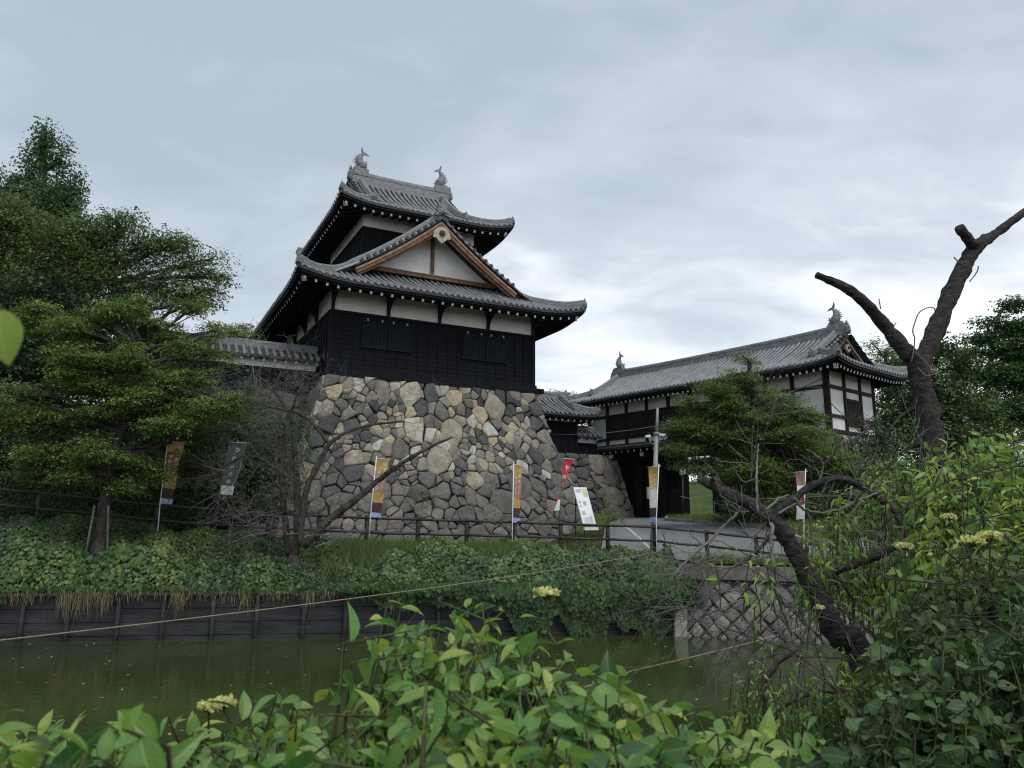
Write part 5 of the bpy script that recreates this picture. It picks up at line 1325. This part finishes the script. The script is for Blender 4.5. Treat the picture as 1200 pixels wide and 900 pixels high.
def barky(mb, P, R, sub=10, n=16, seed=0, amp=.10):
    """knobbly trunk: tube whose radius varies around and along"""
    o, q = rough_path(P, R, sub, 0, seed); r = random.Random(seed); vs = []; ref = None
    ph = [r.random()*6 for _ in range(6)]
    for i, p in enumerate(o):
        t = (o[min(i+1, len(o)-1)]-o[max(i-1, 0)]).normalized()
        if ref is None: ref = Vector((0,1,0))
        a = t.cross(ref).normalized(); b_ = a.cross(t); ref = b_
        for k_ in range(n):
            th = 2*pi*k_/n; f = 1+amp*(.5*sin(3*th+ph[0]+i*.35)+.4*sin(5*th+ph[1]-i*.6)+.5*sin(i*1.1+ph[2])*sin(2*th+ph[3]))+r.gauss(0, amp*.45)
            vs.append(p+(a*cos(th)+b_*sin(th))*q[i]*f)
    fs = [(i*n+k_, i*n+(k_+1) % n, (i+1)*n+(k_+1) % n, (i+1)*n+k_) for i in range(len(o)-1) for k_ in range(n)]+[tuple(range(n))[::-1], tuple((len(o)-1)*n+k_ for k_ in range(n))]
    mb.add(vs, fs, 0, True); return o, q
# pruned tree on the right, about 7 m away
Yp = 7.0; k = Yp/FPX; b = gpt(1104, 700, Yp); b.z = min(b.z, 1.0)
pt2 = empty('pruned_tree', b); tag(pt2, 'black pruned trunk forking into two bare limbs at the right', 'tree')
m = MB(); barky(m, [Vector((b.x, b.y, b.z-.2)), at(1103,640,Yp), at(1098,560,Yp), at(1090,500,Yp), at(1080,455,Yp), at(1073,425,Yp), at(1055,405,Yp-.05), at(1032,375,Yp-.1), at(1005,347,Yp-.2), at(984,334,Yp-.25), at(957,322,Yp-.3)], [v*k*.82 for v in (24,21,17,15.5,15,13,11,9,7.5,6,4.6)], 7, 16, 3, .11); m.build('trunk', M_barkdk, pt2, off=b)
m = MB(); barky(m, [at(1078,470,Yp+.02), at(1079,430,Yp+.05), at(1094,395,Yp+.1), at(1112,350,Yp+.2), at(1128,315,Yp+.25), at(1144,290,Yp+.3), at(1165,275,Yp+.35), at(1190,256,Yp+.4), at(1225,232,Yp+.5)], [v*k*.78 for v in (12,13,13,13.5,12,10.5,7.5,7,5.5)], 7, 16, 4, .12); m.build('limb', M_barkdk, pt2, off=b)
m = MB(); barky(m, [at(1146,293,Yp+.3), at(1136,282,Yp+.2), at(1124,267,Yp+.1)], [v*k for v in (8,6.5,6.0)], 6, 12, 5, .08); m.build('stub', M_barkdk, pt2, off=b)
m = MB()
for P in ([(1068,425),(1072,400),(1070,385),(1078,365),(1092,360),(1096,364)], [(1072,412),(1080,420),(1092,432),(1102,442)], [(1132,312),(1122,306),(1118,301)], [(1050,378),(1042,392)], [(1136,330),(1144,320),(1147,312)], [(1075,430),(1085,440),(1096,438)], [(1030,350),(1032,362)]):
    o, q = rough_path([at(x, y, Yp-.12) for x, y in P], [.006]*len(P), 4, .002, 1); m.tube(o, q, 5)
m.build('twigs', M_twigl, pt2, off=b)
# dead leaning trunk with arched branch
Yd = 6.2; k = Yd/FPX; b = gpt(1010, 760, Yd); b.z = min(b.z, .6)
dt = empty('dead_tree', b); tag(dt, 'broken dead trunk leaning left over the moat with an arching branch', 'dead tree')
m = MB(); barky(m, [Vector((b.x+.25, b.y, b.z-.3)), at(1012,785,Yd), at(985,752,Yd), at(966,715,Yd), at(948,678,Yd+.05), at(930,645,Yd+.1), at(913,618,Yd+.1), at(893,600,Yd+.15), at(868,585,Yd+.2), at(846,575,Yd+.25), at(818,561,Yd+.3)], [v*k*.76 for v in (22,18,15,14.5,14,13.5,12,10.5,9.5,8.5,5)], 8, 16, 7, .13); m.build('trunk', M_barkdk, dt, off=b)
m = MB(); barky(m, [at(866,588,Yd+.2), at(846,577,Yd+.2), at(838,563,Yd+.2), at(836,559,Yd+.2)], [v*k for v in (6,6,5,4)], 5, 10, 8, .1); m.build('stub', M_barkdk, dt, off=b)
arch = [([(905,618),(912,600),(930,584),(955,567),(985,561),(1010,570),(1032,585),(1048,600),(1060,625),(1070,655),(1090,690)], [6,5.5,5.5,5.5,5.2,5.2,5,4.5,4,3.2,2.2]),
        ([(950,700),(975,672),(1005,660),(1030,650),(1050,640),(1075,632)], [5,5,6,6.5,5.5,4]),
        ([(975,672),(978,682),(958,690)], [3.5,3.5,2.5]), ([(985,680),(998,700),(1000,720)], [2.4,2,1.4]),
        ([(908,618),(893,640),(875,655),(850,672),(826,700),(806,728)], [3.5,3,2.6,2.2,1.7,1.2]),
        ([(905,612),(880,590),(855,610),(825,640),(800,662),(790,675)], [2.6,2.4,2.2,1.9,1.5,1]),
        ([(905,615),(904,650),(907,685),(915,710),(928,745)], [3,2.8,2.5,2,1.2]),
        ([(888,600),(886,570),(887,545),(889,520)], [2,1.8,1.5,1]), ([(886,560),(872,565),(862,553)], [1.4,1.2,.8]),
        ([(888,592),(868,600),(845,580),(838,560)], [1.5,1.4,1.2,.8]), ([(930,584),(945,598),(975,600),(1010,585),(1040,572)], [2.2,2,1.8,1.6,1.2]),
        ([(912,602),(935,590),(962,592)], [2,1.6,1]), ([(960,567),(964,545),(958,535),(945,527)], [2,1.7,1.4,.9]), ([(964,545),(975,535),(980,525),(978,521)], [1.6,1.3,1,.7]), ([(898,598),(912,585),(925,580)], [2,1.7,1])]
m = MB(); m2 = MB(); rd = random.Random(12)
for si, (pp, rr) in enumerate(arch):
    o, q = rough_path([at(x, y, Yd+.1+.35*sin(si*1.7+i*.4)*(1 if si > 3 else .3)) for i, (x, y) in enumerate(pp)], [v*k*.78 for v in rr], 6, .004, si+30)
    (m if si < 4 else m2).tube(o, q, 9)
    if si in (0, 1, 4, 5, 6, 10):
        for i in range(2, len(o), 3 if si in (0, 4) else 4):
            d_ = Vector((rd.gauss(-.2,1), rd.gauss(0,.6), rd.gauss(-.15,.9))); bare(m2, o[i], d_, rd.uniform(.2,.5), .005, 2, rd, .65, .5, -.03, 1, 3, 4, 4)
m.build('branch', M_barkdk, dt, off=b); m2.build('twigs', M_twig, dt, off=b)
m = MB()
for (x, y, dx, dz) in ((870,690,-.8,-.1),(880,700,-1,-.3),(900,720,-.8,-.5),(860,650,-1,-.4),(920,740,-.6,-.4),(905,700,.3,-1),(985,600,.5,.5),(1060,590,.6,.6),(880,560,.1,1),(845,655,-1,-.6)):
    for _ in range(2): bare(m, at(x, y, Yd+rd.uniform(-.3,.6)), (dx, rd.gauss(0,.4), dz), .6, .005, 2, rd, .6, .35, -.02, 2, 4, 5, 4)
m.build('twigs', M_twigl, dt, off=b)

# ------------------------------------------------------------------ ground cover on the bank
def surf(X, Y_): return np.array([H(a, b) for a, b in zip(X, Y_)])
r = np.random.default_rng(77)
def ivy(name, label, n, x0, x1, seed, lo=0.0, hi=1.0, hump=.22, size=(.07,.13), mat_=LM_ivy, tone=.42, tmpl=T_IVY):
    r = np.random.default_rng(seed); X = r.uniform(x0, x1, n); a = np.array([yw(v) for v in X]); f = np.array([yf(v) for v in X])
    t = lo+(hi-lo)*r.random(n); Y_ = a+.05+t*(f+.25-a)
    cl = (np.sin(X*2.1+np.sin(Y_*1.7)*1.5)+np.sin(X*5.3+Y_*3.1)*.6+np.sin(X*.7+2)*.8)
    Z = surf(X, Y_)+np.abs(r.normal(0, 1, n))*.05+hump*1.35*(.5+.36*cl)*np.clip(t*3+.35, 0, 1)
    Nv = nrmz(np.array([0,-.75,.8])+r.normal(0,.42,(n,3))); D = nrmz(np.cross(Nv, rvec(n, r))*.8+np.array([0,-.35,-.5]))
    tn_ = tone+.12*cl+.18*np.sin(X*1.3+Y_*4)*np.sin(X*11)+r.normal(0,.18,n)
    return np.stack([X, Y_, Z], 1), D, Nv, r.uniform(*size, n)*np.where(np.sin(X*1.9+1)>.3, 1.15, .8), tn_
def drape(n, xs, drops, seed, bulge=.16, size=(.07,.13), tone=.4):
    r = np.random.default_rng(seed); X = r.uniform(xs[0], xs[-1], n); dr = np.interp(X, xs, drops)*(1+.25*np.sin(X*4.1)+.15*np.sin(X*9.7))
    keep = r.random(n) < np.interp(X, xs, drops)/max(drops)*1.1+.05; X, dr = X[keep], dr[keep]; n = len(X)
    t = r.random(n); a = np.array([yw(v) for v in X]); cl = np.sin(X*3.3+t*4)+np.sin(X*7.1-t*6)*.5
    Y_ = a-.10-bulge*np.sin(np.clip(t*1.1+.25, 0, 1)*pi)*(1+.4*cl)-r.random(n)*.08; Z = 1.25-dr*t+r.normal(0,.03,n)
    Nv = nrmz(np.array([0,-1,.45])+r.normal(0,.38,(n,3))); D = nrmz(np.cross(Nv, rvec(n, r))*.5+np.array([0,-.2,-.8]))
    return np.stack([X, Y_, Z], 1), D, Nv, r.uniform(*size, n), tone+.10*cl+r.normal(0,.15,n)
def join(*A): return [np.concatenate([q[i] for q in A]) for i in range(5)]
xl = lambda px: at(px, 700, 19).x
A = join(ivy('', '', 88000, -24, 4.35, 1, size=(.05,.10)), ivy('', '', 12000, xl(380), 4.35, 2, 0, .45, .40), drape(15000, [xl(400), xl(440), xl(560), xl(620), xl(700), xl(790)], [.12,.40,.55,.95,1.15,1.20], 3),
         drape(3500, [-24, xl(0), xl(40), xl(60), xl(200), xl(400)], [.5,.9,.55,.10,.12,.15], 4), ivy('', '', 9000, -24, xl(250), 6, 0, .35, .35, (.08,.15), tone=.55))
tag(leaves('ivy', A[0], A[1], A[2], A[3], A[3]*.8, A[4], T_IVY, LM_ivy), kind='stuff')
# hump of ivy in front of the revetment corner
n_ = 9000; r = np.random.default_rng(8); u_ = rvec(n_, r); u_[:,1] = -abs(u_[:,1]); c_ = np.array([3.7, 19.75, 1.05]); rr_ = np.array([.95, .75, .62])
Pn = c_+u_*rr_*(1+.08*np.sin(u_[:,:1]*9))*r.uniform(.85,1.04,(n_,1)); Pn = Pn[Pn[:,2] > .45]; n_ = len(Pn); u2 = nrmz(Pn-c_)
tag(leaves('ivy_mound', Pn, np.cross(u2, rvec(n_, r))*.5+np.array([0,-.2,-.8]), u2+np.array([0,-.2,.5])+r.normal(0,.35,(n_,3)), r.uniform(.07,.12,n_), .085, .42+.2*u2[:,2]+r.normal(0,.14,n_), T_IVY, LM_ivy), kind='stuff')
# grass
def blades(n, X, Y_, hmin, hmax, seed, lean=.35, w=.012, tone=.5, down=False):
    r = np.random.default_rng(seed); Z = surf(X, Y_); P = np.stack([X, Y_, Z], 1)
    D = nrmz(np.array([0,0,-1. if down else 1.])+r.normal(0, lean, (n,3))*np.array([1,1,.2])); Nv = nrmz(np.array([0,-1,.2])+r.normal(0,.5,(n,3)))
    return P, D, Nv, r.uniform(hmin, hmax, n), np.full(n, w)*r.uniform(.7,1.4,n), tone+r.normal(0,.2,n)
r = np.random.default_rng(9)
def clump_x(n, a, b, k, sd): c = r.uniform(a, b, k); return c[r.integers(0, k, n)]+r.normal(0, sd, n)
parts = []
n_ = 11000; X = clump_x(n_, xl(370), xl(660), 60, .14); f = np.array([yf(v) for v in X]); Y_ = f-.1-np.abs(r.normal(0, .9, n_)); Y_ = np.maximum(Y_, np.array([yw(v)+.2 for v in X])); parts.append(blades(n_, X, Y_, .18, .55, 1))
n_ = 9000; Y_ = r.uniform(23.8, 35, n_); X = np.interp(Y_, [23.8, 26.8, 29, 34, 38], [9.2, 8.2, 7.7, 6.95, 7.7])+np.abs(r.normal(0, 1.6, n_)); parts.append(blades(n_, X, Y_, .12, .42, 2, tone=.6))
n_ = 3500; X = r.uniform(2.6, 4.8, n_); Y_ = r.uniform(28.0, 38, n_); ok = X < np.interp(Y_, [28,33,38], [3.3,4.2,5.2])-.05; X, Y_ = X[ok], Y_[ok]; parts.append(blades(len(X), X, Y_, .15, .5, 3, tone=.62))
n_ = 2000; X = r.uniform(-7, 3.0, n_); Y_ = np.array([yf(v) for v in X])+r.uniform(.1, 3.5, n_); parts.append(blades(n_, X, Y_, .08, .25, 4, tone=.45))
n_ = 2500; X = r.uniform(4.6, 9.5, n_); Y_ = np.array([yw(v) for v in X])+r.uniform(.12, .5, n_); parts.append(blades(n_, X, Y_, .1, .35, 5, tone=.5))
G = [np.concatenate([q[i] for q in parts]) for i in range(6)]
tag(leaves('grass', G[0], G[1], G[2], G[3], G[4], G[5], T_BLADE, LM_grass), kind='stuff')
# straw hanging over the boards
n_ = 650; cs = np.array([xl(v) for v in (108,114,119,124,128,136,150,152,229,231,300,368,458,464,472)]); X = cs[r.integers(0, len(cs), n_)]+r.normal(0,.07,n_)
X2 = r.uniform(xl(-10), xl(500), 900); X = np.concatenate([X, X2]); n_ = len(X)
P = np.stack([X, np.array([yw(v) for v in X])-.05-r.random(n_)*.14, 1.06+r.normal(0,.06,n_)], 1)
Ln = np.concatenate([r.uniform(.15,.8,650)*(.35+.65*r.random(650)), r.uniform(.06,.25,900)])
tag(leaves('dry_grass', P, np.array([0,-.12,-1])+r.normal(0,.16,(n_,3))*np.array([1,.4,.2]), np.array([0,-1,.1])+r.normal(0,.4,(n_,3)), Ln, .012, .45+r.normal(0,.25,n_), T_BLADE, LM_straw), kind='stuff')
# weeds at the foot of the tower base and round the fence
C_ = np.array([at(x_, y_, 26.5) for x_, y_ in [(495,578),(492,585),(500,590),(575,606),(588,604),(640,612),(715,600),(722,604),(708,606),(712,596)]]); P, D, Nv, ix = spray_points(C_, r, 70, .35, .4, .7, .2)
tag(leaves('weeds', P, D, Nv, r.uniform(.05,.10,len(P)), .04, .6+r.normal(0,.15,len(P)), T_FAR, LM_hedge), kind='stuff')
# floating leaves
n_ = 260; Y_ = r.uniform(4.5, 18.5, n_)**1.0; X = r.uniform(-.7, .45, n_)*Y_; P = np.stack([X, Y_, np.full(n_, .012)], 1)
a_ = r.random(n_)*6.28; tag(leaves('floating_leaves', P, np.stack([np.cos(a_), np.sin(a_), 0*a_], 1), np.tile([0,0,1.], (n_,1)), r.uniform(.04,.11,n_), .05, .7+r.normal(0,.25,n_), T_FAR, LM_straw), kind='stuff')

# ------------------------------------------------------------------ near shrubs
def shoots(root, b, tips, seed, nl=7, L_=(.07,.11), lmat=LM_near, tmpl=T_NEAR, wd=.55, stem=.42, tone=.45, spread=1.0, droop=.15, srad=.0035, smat=M_stemg, tonev=.17, name='leaves'):
    r = np.random.default_rng(seed); n = len(tips); tips = np.asarray(tips, float)
    dirs = nrmz(np.array([0,-.1,1.])+r.normal(0,.45,(n,3))); m = MB()
    P, D, Nv, Ls2, Tn = [], [], [], [], []
    st_ = r.normal(0, tonev, n)
    for i in range(n):
        tip = Vector(tips[i]); d = Vector(dirs[i]); sd = Vector((r.normal(0,.10), r.normal(0,.12)+.05, -1)).normalized()
        mid = tip-d*stem*.45; base_ = mid+sd*stem*.8
        o = [base_, base_.lerp(mid, .5)+Vector((r.normal(0,.01),r.normal(0,.01),0)), mid, mid.lerp(tip,.55), tip]
        m.tube(o, [srad*1.6, srad*1.3, srad, srad*.8, srad*.5], 5, cap=False)
        ph = r.random()*6.28
        for j in range(nl):
            t = j/(nl-1); q = base_.lerp(mid, .55+.45*min(1, t*1.6)) if t < .45 else mid.lerp(tip, (t-.45)/.55)
            a = ph+j*2.4+r.normal(0,.25); e1 = d.orthogonal().normalized(); e2 = d.cross(e1)
            out_ = e1*cos(a)+e2*sin(a); up_ = .35+.5*t
            dd = (out_*spread*1.35+d*(up_*.55)-Vector((0,0,droop+.12))+Vector(tuple(r.normal(0,.22,3)))).normalized()
            nn = (d*1.0-out_*up_*.8+Vector((0,0,.5))).normalized()
            P.append(q); D.append(dd); Nv.append(nn+Vector(tuple(r.normal(0,.28,3)))); s_ = r.uniform(*L_)*r.choice([1, 1, .8, .6])*(1.08-.45*max(0, t-.6)/.4)
            Ls2.append(s_); Tn.append(tone+st_[i]+.22*max(0,t-.6)/.4+r.normal(0,.09))
    Ls2 = np.array(Ls2); m.build('stems', smat, root, off=b)
    return leaves(name, P, D, Nv, Ls2, Ls2*wd*r.uniform(.85,1.15,len(Ls2)), Tn, tmpl, lmat, root, b, uv=True)
def flowers(root, b, pts, rad, seed, n=140):
    r = np.random.default_rng(seed); P, Ts = [], []; m = MB()
    for c, rr in zip(pts, rad):
        c = Vector(c); a_ = r.random(n)*6.28; q = np.sqrt(r.random(n)); X = np.stack([np.cos(a_)*q*rr, np.sin(a_)*q*rr*.8, rr*.22*(1-q**2)+r.normal(0, rr*.10, n)], 1)+np.array(c); P.append(X)
        j_ = r.normal(0,.06,2); m.tube([c+Vector((j_[0],.06,-.20)), c+Vector((j_[0]*.6,.03,-.10)), c-Vector((0,0,rr*.5))], .003, 5, cap=False)
        for i in range(0, n, 7): m.tube([c-Vector((0,0,rr*.6)), Vector(X[i])], .0012, 3, cap=False)
    P = np.concatenate(P); k_ = len(P); Dn = rvec(k_*2, r); P2 = np.repeat(P, 2, 0)
    leaves('flower_cluster', P2, Dn, rvec(k_*2, r), r.uniform(.006,.011,k_*2)*1.2, .009, .5+r.normal(0,.25,k_*2), T_FAR, LM_flower, root, b, smooth=False)
    m.build('flower_stalks', M_stemg, root, off=b)
r = np.random.default_rng(101)
# bottom shrub
OX = [-60,0,25,70,110,150,200,240,280,330,380,410,440,462,480,500,540,580,620,650,680,720,760,800,850,900,950,1000,1050,1100]
OY = [812,820,838,840,850,838,832,842,815,805,812,815,818,730,718,722,712,720,735,762,768,772,800,822,830,838,858,880,895,930]
def tips_under(n, x0, x1, OXX, OYY, Yn, Yf_, extra, seed, pw=.9):
    r = np.random.default_rng(seed); o = []
    while len(o) < n:
        px = r.uniform(x0, x1); top = interp(px, OXX, OYY); py = top+extra*r.random()**pw+6
        if py > 985: continue
        t = min(1, max(0, (py-top)/extra)); Y = Yf_+(Yn-Yf_)*t+r.normal(0,.10)
        o.append(tuple(at(px, py, max(.75, Y))))
    return o
b = Vector((.1, 1.4, .95)); s1 = empty('broadleaf_shrub', b); tag(s1, 'leafy green shrub filling the bottom edge nearest the camera', 'shrub')
shoots(s1, b, tips_under(560, -60, 1060, OX, OY, 1.15, 2.1, 190, 1), 201, 7, (.065,.105), LM_near, T_NEAR, .50, .40, .45)
shoots(s1, b, tips_under(75, -60, 430, OX, OY, 1.0, 1.7, 150, 2), 202, 8, (.085,.125), LM_near, T_NARROW, .52, .38, .46)
shoots(s1, b, tips_under(95, 620, 1080, OX, OY, 1.1, 1.9, 130, 3), 203, 7, (.055,.085), LM_near, T_ROUND, .55, .36, .36, tonev=.10)
shoots(s1, b, [tuple(at(x_, y_, Y_)) for x_, y_, Y_ in ((470,712,2.2),(490,716,2.1),(515,705,2.2),(545,712,2.2),(565,708,2.1),(590,716,2.2),(610,724,2.1),(640,738,2.3),(500,738,2.0),(535,745,1.9),(575,745,2.1),(605,755,2.0),(560,770,1.8),(520,775,1.9),(625,775,2.0),(665,765,2.1),(488,765,2.0),(455,705,2.3))], 204, 7, (.07,.11), LM_near, T_NEAR, .5, .38, .46)
tp = [tuple(at(x_, y_, Y_)) for x_, y_, Y_ in zip(r.uniform(-70,150,14), r.uniform(850,930,14), r.uniform(.78,1.0,14))]; shoots(s1, b, tp, 205, 6, (.075,.10), LM_near, T_NEAR, .55, .3, .42)
flowers(s1, b, [at(640,695,2.3), at(262,824,2.0), at(245,828,2.0)], [.036, .03, .026], 5, 170)
# right shrub: pale drooping leaves above, dark vine below
RXx = [900,960,985,1010,1040,1062,1085,1120,1160,1200,1260]; RYy = [900,830,790,765,715,650,520,505,496,500,500]
b = Vector((4.2, 4.3, .9)); s2 = empty('tall_shrub', b); tag(s2, 'big tangled shrub at the right with pale drooping leaves above dark vines', 'shrub')
tp = tips_under(820, 985, 1290, RXx, RYy, 3.8, 5.6, 260, 11, 1.0); shoots(s2, b, tp, 211, 8, (.10,.15), LM_cherryn, T_NARROW, .58, .5, .56, 1.0, .5, .004, tonev=.14)
tp = tips_under(700, 900, 1290, [860,900,950,1000,1030,1060,1100,1150,1260], [870,860,840,785,725,680,630,612,600], 2.9, 4.3, 300, 12, .9); shoots(s2, b, tp, 212, 7, (.06,.095), LM_darkn, T_ROUND, .62, .45, .40, 1.0, .45, .0035, tonev=.13, name='vine_leaves')
tp = tips_under(380, 1010, 1290, [1000,1050,1100,1290], [760,700,690,680], 2.3, 3.0, 260, 13, .8); shoots(s2, b, tp, 213, 7, (.055,.085), LM_darkn, T_ROUND, .62, .4, .34, 1.0, .5, .003, tonev=.12, name='vine_leaves')
tp = [tuple(at(x_, y_, Y_)) for x_, y_, Y_ in zip(r.uniform(850,1010,75), r.uniform(690,830,75), r.uniform(3.6,5.4,75)) if y_ > interp(x_, [850,900,950,1010],[780,770,775,790])]; shoots(s2, b, tp, 214, 7, (.07,.10), LM_cherryn, T_NARROW, .5, .45, .38, 1.0, .6, .004)
tp = [tuple(at(x_, y_, 5.6)) for x_, y_ in ((905,640),(925,660),(890,665),(900,690),(950,650),(960,630),(935,620),(985,600),(1010,560),(985,575),(965,610),(1005,615),(880,650),(1030,545),(860,640))]; shoots(s2, b, tp, 215, 8, (.08,.11), LM_cherryn, T_NARROW, .5, .4, .62, 1.0, .4, .004)
tp = [tuple(at(x_, y_, Y_)) for x_, y_, Y_ in zip(r.uniform(935,1100,420), r.uniform(505,700,420), r.uniform(6.7,7.9,420)) if y_ > interp(x_, [925,960,1000,1040,1060,1100],[650,600,560,530,518,505])]; shoots(s2, b, tp, 216, 8, (.085,.12), LM_cherryn, T_NARROW, .5, .4, .50, 1.0, .5, .004)
flowers(s2, b, [at(1138,634,2.6), at(1160,628,2.66), at(1060,640,3.0), at(1112,606,2.9), at(960,712,4.4)], [.040,.040,.03,.024,.026], 6, 150)
m = MB(); rd = random.Random(3)
for _ in range(34):
    p_ = at(rd.uniform(960,1230), rd.uniform(600,860), rd.uniform(3.4,4.8)); bare(m, p_, (rd.gauss(0,1), rd.gauss(0,.5), rd.gauss(.3,.8)), rd.uniform(.4,.8), .0045, 1, rd, .6, .5, 0, 1, 3, 5, 5)
for _ in range(9): q_ = Vector((rd.uniform(3.0,5.2), rd.uniform(3.6,5.2), .6)); m.tube([q_, q_+Vector((rd.gauss(0,.2),rd.gauss(0,.2),.9)), q_+Vector((rd.gauss(0,.4),rd.gauss(0,.3),1.7))], [.035,.025,.012], 7)
m.build('branches', M_bark, s2, off=b)
# low growth hanging over the near edge of the moat, right
b = Vector((2.6, 4.6, .5)); s3 = empty('waterside_shrub', b); tag(s3, 'low green sprigs drooping over the water beneath the dead trunk', 'shrub')
tp = [tuple(at(x_, y_, Y_)) for x_, y_, Y_ in zip(r.uniform(880,1010,60), r.uniform(755,850,60), r.uniform(4.2,5.6,60))]; shoots(s3, b, tp, 221, 7, (.06,.09), LM_cherryn, T_NARROW, .5, .4, .36, 1.0, .5, .004)
m = MB()
for P in ([(905,835),(940,815),(975,808),(1010,805)], [(960,850),(985,872),(1000,890)], [(930,760),(900,790),(895,830),(905,880)]):
    o, q = rough_path([at(x, y, 4.8) for x, y in P], [.02,.018,.015,.012][:len(P)], 5, .005, 2); m.tube(o, q, 7)
m.build('branches', M_bark, s3, off=b)
# leaf hanging into the frame at the left edge
b = at(-40, 330, .62); s4 = empty('overhanging_twig', b); tag(s4, 'single bright blurred leaf hanging in from the left edge', 'leaf')
m = MB(); m.tube([b, at(-10,350,.62), at(2,362,.62)], .0015, 6); m.build('stem', M_stemg, s4, off=b)
Pl = [at(0,362,.62), at(-4,372,.64)]; leaves('leaf', [tuple(p) for p in Pl], [(.010,0,-.05),(-.02,0,-.05)], [(.25,-1,.2),(-.3,-1,.1)], [.047,.04], [.034,.03], [.8,.7], T_NEAR, LM_near, s4, b, uv=True)
